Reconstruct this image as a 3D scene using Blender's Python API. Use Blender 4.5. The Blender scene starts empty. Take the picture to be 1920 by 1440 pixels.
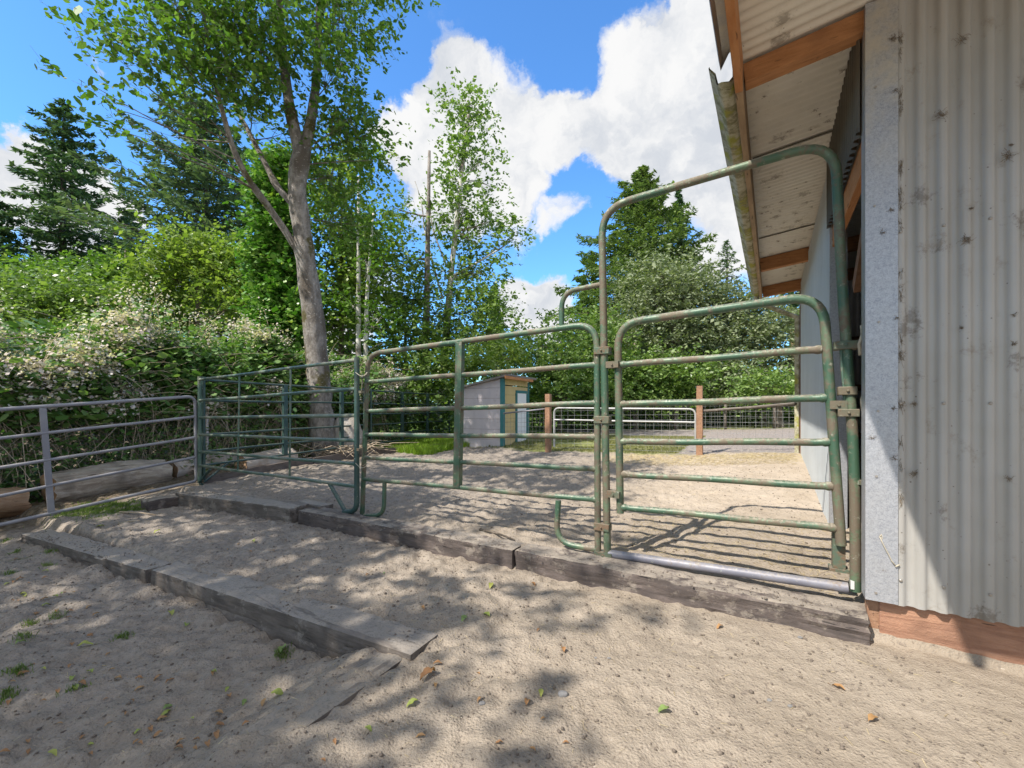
import bpy, math, random
import numpy as np
from mathutils import Vector
R = math.radians
random.seed(7)
RNG = np.random.default_rng(11)
scene = bpy.context.scene
COL = scene.collection

# ------------------------------------------------------------------ camera, world, sun
EYE = 1.30
F = 820.0            # focal length in photo pixels (1920 wide)
HZ = 756.0
cam_d = bpy.data.cameras.new("camera")
cam = bpy.data.objects.new("camera", cam_d)
COL.objects.link(cam)
cam.location = (0, 0, EYE)
cam.rotation_euler = (R(90), 0, 0)
cam_d.sensor_width = 36
cam_d.lens = F / 1920 * 36
cam_d.shift_y = (HZ - 720) / 1920
cam_d.clip_start = 0.05
cam_d.clip_end = 2000
scene.camera = cam

SUN_TO = Vector((-0.690, -0.520, 1.0)).normalized()     # towards the sun
sun_el = math.asin(SUN_TO.z)
sd = bpy.data.lights.new("sun", 'SUN')
sd.energy = 4.2
sd.angle = R(0.53)
sd.color = (1.0, 0.93, 0.84)
sun = bpy.data.objects.new("sun", sd)
COL.objects.link(sun)
sun.rotation_euler = SUN_TO.to_track_quat('Z', 'Y').to_euler()
sun.location = (-6, -5, 12)

scene.view_settings.view_transform = 'Standard'
scene.view_settings.look = 'None'
scene.view_settings.gamma = 1
scene.view_settings.exposure = 0.74
scene.cycles.max_bounces = 8
scene.cycles.diffuse_bounces = 4
scene.cycles.transparent_max_bounces = 4


class NT:
    """small helper around a node tree"""
    def __init__(s, tree):
        s.t = tree; s.n = tree.nodes; s.l = tree.links
    def add(s, typ, **kw):
        n = s.n.new(typ)
        for k, v in kw.items():
            setattr(n, k, v)
        return n
    def put(s, sock, v):
        if isinstance(v, bpy.types.NodeSocket):
            s.l.new(v, sock)
        elif v is not None:
            if hasattr(sock, 'default_value') and isinstance(v, (tuple, list)) and len(v) == 3 and sock.type == 'RGBA':
                v = (*v, 1)
            sock.default_value = v
    def math(s, op, a, b=None, c=None, clamp=False):
        n = s.add('ShaderNodeMath', operation=op); n.use_clamp = clamp
        s.put(n.inputs[0], a)
        if b is not None: s.put(n.inputs[1], b)
        if c is not None: s.put(n.inputs[2], c)
        return n.outputs[0]
    def vmath(s, op, a, b=None):
        n = s.add('ShaderNodeVectorMath', operation=op)
        s.put(n.inputs[0], a)
        if b is not None: s.put(n.inputs[1], b)
        return n
    def mix(s, f, a, b, blend='MIX'):
        n = s.add('ShaderNodeMix', data_type='RGBA', blend_type=blend)
        s.put(n.inputs[0], f); s.put(n.inputs[6], a); s.put(n.inputs[7], b)
        return n.outputs[2]
    def smooth(s, v, lo, hi):
        n = s.add('ShaderNodeMapRange', interpolation_type='SMOOTHSTEP')
        s.put(n.inputs[0], v); s.put(n.inputs[1], lo); s.put(n.inputs[2], hi)
        return n.outputs[0]
    def noise(s, scale, detail=4, rough=.55, vec=None, dist=0):
        n = s.add('ShaderNodeTexNoise')
        n.inputs['Scale'].default_value = scale; n.inputs['Detail'].default_value = detail
        n.inputs['Roughness'].default_value = rough; n.inputs['Distortion'].default_value = dist
        if vec is not None: s.l.new(vec, n.inputs['Vector'])
        return n.outputs['Fac']
    def pos(s, scale=(1, 1, 1)):
        g = s.add('ShaderNodeNewGeometry')
        m = s.add('ShaderNodeMapping'); m.inputs['Scale'].default_value = scale
        s.l.new(g.outputs['Position'], m.inputs['Vector'])
        return m.outputs[0]


# ---- world: Nishita sky with cumulus cloud banks laid out by direction
world = bpy.data.worlds.new("World")
scene.world = world
world.use_nodes = True
W = NT(world.node_tree)
for n in list(W.n): W.n.remove(n)
out = W.add('ShaderNodeOutputWorld'); bg = W.add('ShaderNodeBackground')
sky = W.add('ShaderNodeTexSky', sky_type='NISHITA')
sky.sun_disc = False
sky.sun_elevation = sun_el
sky.sun_rotation = math.atan2(SUN_TO.x, SUN_TO.y)
sky.air_density = 1.0; sky.dust_density = 0.3; sky.ozone_density = 2.0
tc = W.add('ShaderNodeTexCoord')
dirv = W.vmath('NORMALIZE', tc.outputs['Generated']).outputs[0]
nz = W.add('ShaderNodeTexNoise'); nz.inputs['Scale'].default_value = 5.5; nz.inputs['Detail'].default_value = 9; nz.inputs['Roughness'].default_value = .62
W.l.new(dirv, nz.inputs['Vector'])
off = W.vmath('SUBTRACT', nz.outputs['Color'], (.5, .5, .5)).outputs[0]
sc_ = W.vmath('SCALE', off); sc_.inputs['Scale'].default_value = .20
dd = W.vmath('NORMALIZE', W.vmath('ADD', dirv, sc_.outputs[0]).outputs[0]).outputs[0]
BL = [(860, 190, 75, 1), (960, 245, 85, 1), (1050, 235, 62, 1), (760, 265, 60, 1), (860, 320, 105, 1), (955, 345, 70, 1), (1260, 200, 130, 1.1),
      (1350, 130, 130, 1.1), (1175, 262, 80, 1), (1310, 290, 100, 1.1), (1040, 420, 30, .6), (1068, 400, 26, .6), (985, 430, 26, .45), (1000, 585, 62, 1), (960, 560, 50, 1),
      (1040, 600, 40, 1), (55, 310, 60, 1), (150, 345, 58, 1), (225, 390, 36, .9), (10, 370, 60, 1), (1345, 480, 55, .8), (840, 100, 40, .5),
      (700, 560, 70, .6), (1480, 360, 160, 1), (-150, 320, 120, 1), (1500, 100, 200, 1), (120, 440, 70, 1), (640, 640, 60, .9), (290, 540, 70, .8), (500, 650, 90, .8), (180, 108, 14, .5)]
m = None
for (px, py, r, a) in BL:
    d = Vector(((px - 960) / F, 1, (HZ - py) / F)); L = d.length; d.normalize()
    ang = (r / F) / L * (1.0 / (1 + ((px - 960) / F) ** 2) ** .25)
    c_in, c_out = math.cos(ang * .45), math.cos(ang * 1.55)
    dt = W.vmath('DOT_PRODUCT', dd, tuple(d)).outputs['Value']
    v = W.math('MULTIPLY', W.smooth(dt, c_out, c_in), a)
    m = v if m is None else W.math('ADD', W.math('MAXIMUM', m, v), W.math('MULTIPLY', W.math('MINIMUM', m, v), .25))
n2 = W.noise(11, 8, .6, dd)
n3 = W.noise(3.2, 5, .6, dd)
m2 = W.math('ADD', m, W.math('MULTIPLY', W.math('SUBTRACT', n2, .5), 1.3))
mask = W.smooth(m2, .28, .78)
wisps = W.math('MULTIPLY', W.smooth(W.noise(4, 8, .7, dirv, .4), .60, .88), .25)
mask = W.math('MAXIMUM', mask, wisps)
# added broken cloud field, unseen overhead and behind the camera, to whiten the shade
sdir = W.add('ShaderNodeSeparateXYZ'); W.l.new(dirv, sdir.inputs[0])
field = W.math('MAXIMUM', W.smooth(sdir.outputs[1], .30, .0), W.smooth(sdir.outputs[2], .68, .82))
field = W.math('MULTIPLY', field, W.smooth(W.noise(2.6, 8, .6, dirv, .2), .42, .52))
mask = W.math('MAXIMUM', mask, field)
cshade = W.smooth(W.math('ADD', W.math('MULTIPLY', n3, .9), W.math('MULTIPLY', n2, .75)), .62, .92)
ccol = W.mix(cshade, (2.75, 2.9, 3.15), (3.95, 3.95, 3.95))
ccol = W.mix(field, ccol, (4.3, 4.15, 4.0))  # unseen clouds kept brighter than the visible ones, as fill light
skyc = W.mix(1.0, sky.outputs[0], (0.58, 1.0, 1.36), 'MULTIPLY')
W.put(bg.inputs[0], W.mix(mask, skyc, ccol)); bg.inputs[1].default_value = 0.145
W.l.new(bg.outputs[0], out.inputs[0])

# ------------------------------------------------------------------ frame of the place
# u: along the barn front to the left; v: along the barn side, away from the camera; C: the barn corner
C = np.array([1.831, 2.269]); U = np.array([-.859, .511]); V = np.array([.511, .859])
U = U / np.linalg.norm(U); V = np.array([-U[0] * 0 + U[1], -U[0]])


def ws(w, s, z=0.0):
    p = C + U * w + V * s
    return np.array([p[0], p[1], z])


def to_ws(x, y):
    dx, dy = x - C[0], y - C[1]
    return dx * U[0] + dy * U[1], dx * V[0] + dy * V[1]


def ray(px, py): return np.array([(px - 960) / F, 1.0, (HZ - py) / F])
def aty(px, py, Y): return ray(px, py) * Y + np.array([0, 0, EYE])


class Plane:
    """vertical plane through two ground points; gives the point where a sight line meets it"""
    def __init__(s, a, b):
        s.a = np.array(a[:2], float); d = np.array(b[:2], float) - s.a
        s.L = np.linalg.norm(d); s.d = d / s.L; s.n = np.array([-s.d[1], s.d[0]])
    def __call__(s, px, py, off=0.0):
        r = ray(px, py); t = (s.a @ s.n + off) / (r[:2] @ s.n)
        return r * t + np.array([0, 0, EYE])


# ------------------------------------------------------------------ noise in numpy
_lat = np.random.default_rng(3).random((256, 256))
def vn(x, y):
    xi = np.floor(x).astype(int); yi = np.floor(y).astype(int)
    fx = x - xi; fy = y - yi
    fx = fx * fx * (3 - 2 * fx); fy = fy * fy * (3 - 2 * fy)
    a = _lat[xi & 255, yi & 255]; b = _lat[(xi + 1) & 255, yi & 255]
    c = _lat[xi & 255, (yi + 1) & 255]; d = _lat[(xi + 1) & 255, (yi + 1) & 255]
    return (a * (1 - fx) + b * fx) * (1 - fy) + (c * (1 - fx) + d * fx) * fy - .5
def fbm(x, y, f, o=4, g=.5):
    r = 0; a = 1
    for i in range(o):
        r = r + a * vn(x * f + 17.3 * i, y * f + 9.1 * i); f *= 2.03; a *= g
    return r
def n3d(p, f, ph=0):
    x, y, z = p[:, 0] * f + ph, p[:, 1] * f + ph * 1.7, p[:, 2] * f - ph
    return (vn(x + z * .71, y + z * .37) + vn(y * 1.1 - z * .9 + 31, x * .8 + z * 1.2 + 7)) * .7
def sst(x, a, b):
    t = np.clip((x - a) / (b - a), 0, 1); return t * t * (3 - 2 * t)


def ground_h(x, y, fine=True):
    w, s = to_ws(x, y)
    # upper yard
    wc = np.clip(w, -3, 20)
    up = .155 + .035 * sst(-w, -6, -1) + .19 * np.exp(-np.clip(w, 0, 9) / 2.6) * sst(s, .4, 5.5) + .06 * np.exp(-np.clip(w - .4, 0, 9) ** 2 / .8) * sst(s, .3, 1.6) * (1 - sst(s, 5.5, 8))
    up = up + .09 * sst(s, 4, 8)
    mid = .07 - .075 * sst(w, 4.6, 8)
    low_l = -.068 - .045 * sst(w, 5, 8) + .10 * np.exp(-((w - 2.12) / .24) ** 2)
    tr_ = -1.335 - .058 * (w - 1.9)          # sand banked against the front of the lower tie row
    low_l = low_l + .0 + np.exp(-((s - tr_ + .05) / .09) ** 2) * (.005 + .10 * np.clip(vn(w * 3.1 + 5, s * 2), -.25, 1)) * (w > 1.95)
    low_r = .08 - .012 * sst(-s, 0, 3)
    # lower-left region bounded by the lower tie row (s<-1.3) and the perpendicular tie (w>2.03)
    lowmask = sst(-s, 1.27 + .03 * 0, 1.37) * sst(w, 2.12, 2.22)
    low_r = low_r + 0 * w
    base = mid * (1 - lowmask) + low_l * lowmask
    nearr = 1 - sst(w, .6, 2.6)
    base = np.where(lowmask < .5, base * (1 - nearr) + low_r * nearr, base)
    base = base * (1 - lowmask) + (low_l * lowmask + 0) if False else base
    base = base + .013 * np.exp(-((w - 1.86) / .22) ** 2) * sst(-s, 1.25, 1.5)
    # terrace step: hidden under the upper tie row (s -.08 .. .13), fades to a slope beyond the yard edge
    e0 = np.where(w > 7.3, -1.5, -.02 - .022 * np.clip(w - 2, 0, 6)); e1 = np.where(w > 7.3, 1.5, .06 - .022 * np.clip(w - 2, 0, 6))
    t = sst(s, e0, e1)
    h = base * (1 - t) + up * t
    # outside the yard on the left: slopes down a little
    h = h - .10 * sst(w, 8.2, 10.5) * (1 - sst(s, 6, 9))
    far = np.hypot(x, y)
    h = h + .25 * sst(far, 18, 60)
    if fine:
        near = 1 - sst(far, 9, 16)
        rough = (.030 * fbm(x, y, 1.3, 3) + .038 * fbm(x, y, 3.6, 3) + (.022 + .018 * sst(w, .8, 3)) * fbm(x, y, 12, 2, .7) + (.006 + .012 * sst(w, .8, 3)) * vn(x * 27, y * 27 + 9)) * (1 - .6 * sst(far, 12, 22))
        # trodden hoof hollows
        cell = vn(x * 5.2, y * 5.2 + 40); hol = -np.clip(cell - .18, 0, 1) * .07 - np.clip(vn(x * 17, y * 17) - .2, 0, 1) * .05
        calm = 1 - .5 * np.exp(-np.clip(w, -1, 9) ** 2 / 1.5)
        h = h + (rough + hol * near) * calm * .8
    return h


# ------------------------------------------------------------------ object helpers
WLOC = {}
def wloc(o):
    return WLOC.get(o.name, np.zeros(3)) if o is not None else np.zeros(3)


def tag(o, label=None, cat=None, group=None, kind=None):
    if label: o['label'] = label
    if cat: o['category'] = cat
    if group: o['group'] = group
    if kind: o['kind'] = kind
    return o


def thing(name, label, cat, loc=(0, 0, 0), group=None):
    o = bpy.data.objects.new(name, None)
    o.empty_display_size = .2
    COL.objects.link(o); o.location = tuple(float(c) for c in loc)
    WLOC[o.name] = np.array(loc, float)
    return tag(o, label, cat, group)


def link_mesh(name, verts, faces, mat, parent=None, origin=None, smooth=False, rnd=None, fsizes=None):
    verts = np.asarray(verts, float)
    if parent is not None: org = wloc(parent)
    elif origin is not None: org = np.array(origin, float)
    else: org = np.zeros(3)
    me = bpy.data.meshes.new(name)
    v = (verts - org).astype(np.float32)
    if isinstance(faces, np.ndarray):
        nf, k = faces.shape
        me.vertices.add(len(v)); me.vertices.foreach_set('co', v.ravel())
        me.loops.add(nf * k); me.loops.foreach_set('vertex_index', faces.astype(np.int32).ravel())
        me.polygons.add(nf)
        me.polygons.foreach_set('loop_start', np.arange(0, nf * k, k, dtype=np.int32))
        me.polygons.foreach_set('loop_total', np.full(nf, k, dtype=np.int32))
        me.update(calc_edges=True)
    else:
        me.from_pydata([tuple(map(float, p)) for p in v], [], faces); me.update()
    if smooth: me.polygons.foreach_set('use_smooth', np.ones(len(me.polygons), dtype=bool))
    if rnd is not None:
        at = me.attributes.new('rnd', 'FLOAT', 'FACE'); at.data.foreach_set('value', rnd.astype(np.float32))
    if isinstance(mat, (list, tuple)):
        for mm in mat: me.materials.append(mm)
    else: me.materials.append(mat)
    o = bpy.data.objects.new(name, me); COL.objects.link(o)
    if parent is not None:
        o.parent = parent; WLOC[o.name] = org.copy()
    else:
        o.location = tuple(org); WLOC[o.name] = org.copy()
    return o


class MB:
    def __init__(s): s.v = []; s.f = []; s.n = 0
    def add(s, vs, fs):
        s.v.append(np.asarray(vs, float)); s.f += [tuple(i + s.n for i in f) for f in fs]; s.n += len(vs)
        return s
    def box(s, c, ax, ay, az):
        c, ax, ay, az = (np.asarray(q, float) for q in (c, ax, ay, az))
        vs = [c + i * ax + j * ay + k * az for k in (-1, 1) for j in (-1, 1) for i in (-1, 1)]
        return s.add(vs, [(0, 2, 3, 1), (4, 5, 7, 6), (0, 1, 5, 4), (2, 6, 7, 3), (0, 4, 6, 2), (1, 3, 7, 5)])
    def wsbox(s, w0, w1, s0, s1, z0, z1):
        c = ws((w0 + w1) / 2, (s0 + s1) / 2, (z0 + z1) / 2)
        return s.box(c, np.array([*U, 0]) * (w1 - w0) / 2, np.array([*V, 0]) * (s1 - s0) / 2, np.array([0, 0, (z1 - z0) / 2]))
    def bar(s, a, b, hw, hh, up=(0, 0, 1)):
        a = np.asarray(a, float); b = np.asarray(b, float); d = b - a; L = np.linalg.norm(d); d /= L
        upv = np.asarray(up, float); x = np.cross(d, upv)
        if np.linalg.norm(x) < 1e-4: x = np.cross(d, [1, 0, 0])
        x /= np.linalg.norm(x); y = np.cross(x, d)
        return s.box((a + b) / 2, d * L / 2, x * hw, y * hh)
    def tube(s, pts, rad, k=8, cap=True):
        pts = [np.asarray(p, float) for p in pts]; n = len(pts)
        rad = [rad] * n if np.isscalar(rad) else list(rad)
        prev = None; vs = []
        for i, p in enumerate(pts):
            d = pts[min(i + 1, n - 1)] - pts[max(i - 1, 0)]
            L = np.linalg.norm(d); d = d / L if L > 1e-9 else np.array([0, 0, 1.])
            if prev is None:
                a = np.array([0, 0, 1.]) if abs(d[2]) < .9 else np.array([1., 0, 0])
                x = np.cross(d, a)
            else: x = prev - d * (prev @ d)
            x = x / (np.linalg.norm(x) + 1e-12); prev = x; y = np.cross(d, x)
            for j in range(k):
                t = 2 * math.pi * j / k; vs.append(p + rad[i] * (math.cos(t) * x + math.sin(t) * y))
        fs = [(i * k + j, i * k + (j + 1) % k, (i + 1) * k + (j + 1) % k, (i + 1) * k + j) for i in range(n - 1) for j in range(k)]
        if cap: fs += [tuple(range(k))[::-1], tuple((n - 1) * k + j for j in range(k))]
        return s.add(vs, fs)
    def build(s, name, mat, parent=None, smooth=False, origin=None):
        v = np.concatenate(s.v)
        return link_mesh(name, v, s.f, mat, parent, origin, smooth)


def smooth_caps(o, ang=40):
    """smooth shading with sharp edges kept"""
    me = o.data
    me.polygons.foreach_set('use_smooth', np.ones(len(me.polygons), dtype=bool))
    try: me.set_sharp_from_angle(angle=R(ang))
    except Exception: pass
    return o


def fillet(pts, r, n=7):
    pts = [np.asarray(p, float) for p in pts]
    rs = r if isinstance(r, (list, tuple)) else [r] * (len(pts) - 2)
    o = [pts[0]]
    for i in range(1, len(pts) - 1):
        a, b, c = pts[i - 1], pts[i], pts[i + 1]
        rr = min(rs[i - 1], np.linalg.norm(a - b) * .48, np.linalg.norm(c - b) * .48)
        p = b + (a - b) / np.linalg.norm(a - b) * rr; q = b + (c - b) / np.linalg.norm(c - b) * rr
        for k in range(n + 1):
            t = k / n; o.append((1 - t) ** 2 * p + 2 * t * (1 - t) * (b * .98 + (p + q) * .01) + t * t * q)
    o.append(pts[-1]); return o


def subdiv_line(pts, step):
    o = [pts[0]]
    for a, b in zip(pts[:-1], pts[1:]):
        n = max(1, int(np.linalg.norm(b - a) / step))
        for k in range(1, n + 1): o.append(a + (b - a) * k / n)
    return o


# ------------------------------------------------------------------ materials
MATS = {}
def new_mat(name):
    m = bpy.data.materials.new(name); m.use_nodes = True
    t = NT(m.node_tree); b = t.n['Principled BSDF']
    MATS[name] = m
    return m, t, b
def bump(t, b, h, strength=.5, dist=.01):
    n = t.add('ShaderNodeBump'); n.inputs['Strength'].default_value = strength; n.inputs['Distance'].default_value = dist
    t.l.new(h, n.inputs['Height']); t.l.new(n.outputs[0], b.inputs['Normal'])
def ramp(t, fac, stops):
    n = t.add('ShaderNodeValToRGB'); cr = n.color_ramp
    while len(cr.elements) < len(stops): cr.elements.new(.5)
    for e, (p, c) in zip(cr.elements, stops): e.position = p; e.color = (*c, 1)
    t.put(n.inputs[0], fac); return n.outputs[0]


def mat_leaf(name, cols, trans=.35, rough=.38):
    m, t, b = new_mat(name)
    a = t.add('ShaderNodeAttribute', attribute_name='rnd')
    n = t.noise(1.3, 2, .5, t.pos())
    f = t.math('ADD', t.math('MULTIPLY', a.outputs['Fac'], .7), t.math('MULTIPLY', n, .45), clamp=True)
    c = ramp(t, f, [(i / (len(cols) - 1) * .9 + .05, q) for i, q in enumerate(cols)])
    t.put(b.inputs['Base Color'], c); b.inputs['Roughness'].default_value = rough
    b.inputs['Specular IOR Level'].default_value = .5
    tr = t.add('ShaderNodeBsdfTranslucent')
    t.put(tr.inputs[0], t.mix(1.0, c, (1.0, 1.15, .42), 'MULTIPLY'))
    mx = t.add('ShaderNodeMixShader'); mx.inputs[0].default_value = trans
    t.l.new(b.outputs[0], mx.inputs[1]); t.l.new(tr.outputs[0], mx.inputs[2])
    t.l.new(mx.outputs[0], t.n['Material Output'].inputs[0])
    return m


def mat_bark(name, c1, c2, c3=None, scale=9, stretch=.25, moss=None):
    m, t, b = new_mat(name)
    p = t.pos((1, 1, stretch))
    n = t.noise(scale, 6, .65, p); nn = t.noise(scale * .25, 3, .5, p)
    c = t.mix(t.smooth(n, .35, .65), c1, c2)
    if c3: c = t.mix(t.smooth(nn, .5, .66), c, c3)
    if moss:
        c = t.mix(t.smooth(t.noise(1.7, 4, .6, t.pos((1, 1, .8))), .56, .64), c, moss)
    t.put(b.inputs['Base Color'], c); b.inputs['Roughness'].default_value = .9
    c = t.mix(t.math('MULTIPLY', t.smooth(t.noise(scale * 1.6, 5, .6, t.pos((1, 1, 1.6))), .60, .66), .6), c, tuple(min(1, v * 1.5) for v in c2))
    c = t.mix(t.math('MULTIPLY', t.smooth(t.noise(scale * 2.5, 4, .7, t.pos((1, 1, 2.2))), .62, .68), .75), c, tuple(v * .35 for v in c1))
    t.put(b.inputs['Base Color'], c)
    bump(t, b, t.noise(scale * 2.2, 6, .75, p), 1.0, .04)
    return m


def mat_pipe(name, paint, paint2, rust, amount=.5, dust=.35, rough=.45):
    m, t, b = new_mat(name)
    p = t.pos()
    n1 = t.noise(14, 6, .65, p); n2 = t.noise(4.0, 3, .5, p); n3_ = t.noise(60, 3, .6, p)
    c = t.mix(t.smooth(n2, .4, .6), paint, paint2)
    thr = .60 - .25 * amount
    rm = t.smooth(t.math('ADD', t.math('ADD', n1, t.math('MULTIPLY', t.math('SUBTRACT', n3_, .5), .5)), t.math('MULTIPLY', t.math('SUBTRACT', n2, .5), .8)), thr, thr + .24)
    rm = t.math('MULTIPLY', rm, .85)
    c = t.mix(rm, c, rust)
    g = t.add('ShaderNodeNewGeometry'); sep = t.add('ShaderNodeSeparateXYZ'); t.l.new(g.outputs['Normal'], sep.inputs[0])
    dm = t.math('MULTIPLY', t.smooth(sep.outputs[2], .2, .95), t.math('MULTIPLY', t.smooth(n3_, .3, .7), dust))
    c = t.mix(dm, c, (.42, .38, .31))
    c = t.mix(t.math('MULTIPLY', t.smooth(t.noise(30, 5, .7, p), .6, .72), .5), c, (.5, .55, .45))
    t.put(b.inputs['Base Color'], c)
    b.inputs['Metallic'].default_value = .15
    t.put(b.inputs['Roughness'], t.math('ADD', t.math('MULTIPLY', rm, .35), rough))
    bump(t, b, t.math('ADD', n3_, rm), .25, .003)
    return m


def mat_wood(name, c1, c2, axis, dust=None, scale=5, dark=None, rough=.85):
    """grain runs along axis (a world direction in the horizontal plane)"""
    m, t, b = new_mat(name)
    g = t.add('ShaderNodeNewGeometry')
    ax = np.array([axis[0], axis[1], 0.]); bx = np.array([-axis[1], axis[0], 0.])
    d1 = t.vmath('DOT_PRODUCT', g.outputs['Position'], tuple(ax)).outputs['Value']
    d2 = t.vmath('DOT_PRODUCT', g.outputs['Position'], tuple(bx)).outputs['Value']
    sp = t.add('ShaderNodeSeparateXYZ'); t.l.new(g.outputs['Position'], sp.inputs[0])
    cb = t.add('ShaderNodeCombineXYZ')
    t.put(cb.inputs[0], t.math('MULTIPLY', d1, .12)); t.put(cb.inputs[1], d2); t.put(cb.inputs[2], sp.outputs[2])
    n = t.noise(scale * 6, 7, .7, cb.outputs[0], .4); n2 = t.noise(scale, 3, .5, t.pos())
    c = t.mix(t.smooth(n, .32, .68), c1, c2)
    c = t.mix(t.math('MULTIPLY', t.smooth(n2, .45, .7), .5), c, dark or c1)
    if dark: c = t.mix(t.smooth(t.noise(scale * 9, 3, .5, cb.outputs[0], .2), .66, .72), c, tuple(q * .45 for q in dark))
    if dust:
        s3 = t.add('ShaderNodeSeparateXYZ'); t.l.new(g.outputs['Normal'], s3.inputs[0])
        nd = t.noise(9, 7, .7, t.pos())
        dm = t.math('MULTIPLY', t.smooth(s3.outputs[2], .35, .85), t.smooth(nd, dust[3], dust[3] + .16))
        side = t.math('MULTIPLY', t.smooth(t.noise(4.5, 8, .75, t.pos((1, 1, 1.4))), .53, .6), .55)
        ln = t.noise(3.2, 5, .7, cb.outputs[0], .8)
        dm = t.math('MULTIPLY', dm, t.math('SUBTRACT', 1.0, t.math('MULTIPLY', t.smooth(ln, .56, .6), .7)))
        dm = t.math('MAXIMUM', dm, side)
        gcol = t.mix(t.smooth(t.noise(70, 5, .8, t.pos()), .5, .68), dust[:3], tuple(v * .55 for v in dust[:3]))
        gcol = t.mix(t.math('MULTIPLY', t.smooth(t.noise(24, 5, .7, t.pos()), .55, .7), .5), gcol, tuple(v * .6 for v in dust[:3]))
        c = t.mix(dm, c, gcol)
    t.put(b.inputs['Base Color'], c); b.inputs['Roughness'].default_value = rough
    bump(t, b, t.math('ADD', n, t.math('ADD', t.math('MULTIPLY', t.noise(90, 4, .7, t.pos()), .5), t.math('MULTIPLY', t.noise(22, 5, .7, t.pos()), .9))), .8, .008)
    return m


def mat_sheet(name, col, col2, dirt, amount=.5, rough=.45, speck=True, metallic=.0, streak=True):
    m, t, b = new_mat(name)
    p = t.pos()
    c = t.mix(t.smooth(t.noise(1.1, 4, .6, p), .35, .7), col, col2)
    if streak:
        c = t.mix(t.math('MULTIPLY', t.smooth(t.noise(5, 5, .6, t.pos((1, 1, .08))), .45, .75), .35), c, tuple(q * .72 for q in col))
    n = t.noise(7, 7, .72, p)
    c = t.mix(t.math('MULTIPLY', t.smooth(n, .56, .72), amount), c, dirt)
    if speck:
        vo = t.add('ShaderNodeTexVoronoi'); vo.inputs['Scale'].default_value = 4.2; t.l.new(p, vo.inputs['Vector'])
        wig = t.noise(38, 4, .7, p)
        dd_ = t.math('ADD', vo.outputs['Distance'], t.math('MULTIPLY', t.math('SUBTRACT', wig, .5), .75))
        sm = t.math('SUBTRACT', 1.0, t.smooth(dd_, .06, .26), clamp=True)
        c = t.mix(t.math('MULTIPLY', sm, .6), c, (.10, .075, .05))
        vo2 = t.add('ShaderNodeTexVoronoi'); vo2.inputs['Scale'].default_value = 17; t.l.new(p, vo2.inputs['Vector'])
        d2 = t.math('ADD', vo2.outputs['Distance'], t.math('MULTIPLY', wig, .12))
        s2 = t.math('SUBTRACT', 1.0, t.smooth(d2, .09, .14), clamp=True)
        c = t.mix(t.math('MULTIPLY', s2, .7), c, (.09, .07, .05))
    t.put(b.inputs['Base Color'], c); b.inputs['Roughness'].default_value = rough
    b.inputs['Metallic'].default_value = metallic
    bump(t, b, n, .12, .004)
    return m


M_GREEN = mat_pipe('green_gate_paint', (.052, .11, .068), (.12, .165, .10), (.15, .11, .08), .72, .75)
M_GREEN2 = mat_pipe('teal_pipe_paint', (.012, .10, .088), (.025, .13, .10), (.10, .075, .05), .12, .25)
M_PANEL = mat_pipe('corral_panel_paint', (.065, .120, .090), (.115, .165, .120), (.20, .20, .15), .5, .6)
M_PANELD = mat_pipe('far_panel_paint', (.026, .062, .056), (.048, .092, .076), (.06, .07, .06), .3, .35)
M_GREYP = mat_pipe('grey_gate_paint', (.22, .22, .245), (.27, .27, .29), (.26, .24, .24), .25, .4)
M_BAR = mat_pipe('bare_steel_bar', (.17, .17, .205), (.23, .23, .26), (.20, .155, .13), .4, .45, .5)
M_RUST = mat_pipe('rusty_hinge', (.15, .125, .085), (.085, .125, .085), (.18, .11, .07), .5, .4, .65)
M_WHITEP = mat_pipe('galvanised_gate', (.42, .42, .42), (.36, .37, .36), (.35, .33, .3), .1, .2)
M_WIRE, t_, b_ = new_mat('galvanised_wire'); b_.inputs['Base Color'].default_value = (.42, .43, .42, 1); b_.inputs['Roughness'].default_value = .5; b_.inputs['Metallic'].default_value = .5
M_WIRED, t_, b_ = new_mat('dull_wire'); b_.inputs['Base Color'].default_value = (.16, .16, .15, 1); b_.inputs['Roughness'].default_value = .6
M_TIE = mat_wood('railroad_tie_wood', (.065, .052, .046), (.135, .108, .096), U, dust=(.29, .25, .205, .36), dark=(.035, .028, .026))
M_TIEV = mat_wood('railroad_tie_wood_cross', (.065, .052, .046), (.135, .108, .096), V, dust=(.29, .25, .205, .30), dark=(.035, .028, .026))
M_TIEL = mat_wood('sanded_tie_wood', (.09, .075, .062), (.17, .145, .125), U, dust=(.30, .265, .225, .27), dark=(.045, .038, .034))
M_TIELV = mat_wood('sanded_tie_wood_cross', (.09, .075, .062), (.17, .145, .125), V, dust=(.30, .26, .21, .2), dark=(.045, .038, .034))
M_PINE = mat_wood('orange_rafter_wood', (.33, .145, .055), (.46, .22, .09), U, dark=(.22, .10, .045))
M_PINEV = mat_wood('fascia_wood', (.42, .17, .055), (.50, .24, .10), V, dark=(.34, .14, .05))
M_GREYWOOD = mat_wood('mossy_fascia_wood', (.30, .20, .12), (.40, .28, .17), V, dark=(.22, .16, .09))
M_BOARD = mat_wood('red_brown_skirt_board', (.27, .135, .085), (.42, .235, .15), U, dark=(.16, .085, .055))
M_POST = mat_wood('cedar_post', (.26, .14, .08), (.36, .21, .13), (0, 1), dark=(.18, .10, .06))
M_DARKWOOD = mat_wood('brown_inner_wood', (.14, .07, .035), (.2, .10, .05), V)
M_SHEET = mat_sheet('white_corrugated_sheet', (.335, .325, .300), (.40, .395, .38), (.19, .155, .105), .62, .34)
M_SHEETL = mat_sheet('pale_side_sheet', (.46, .49, .50), (.52, .55, .56), (.36, .36, .31), .3, .4, speck=False)
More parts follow.
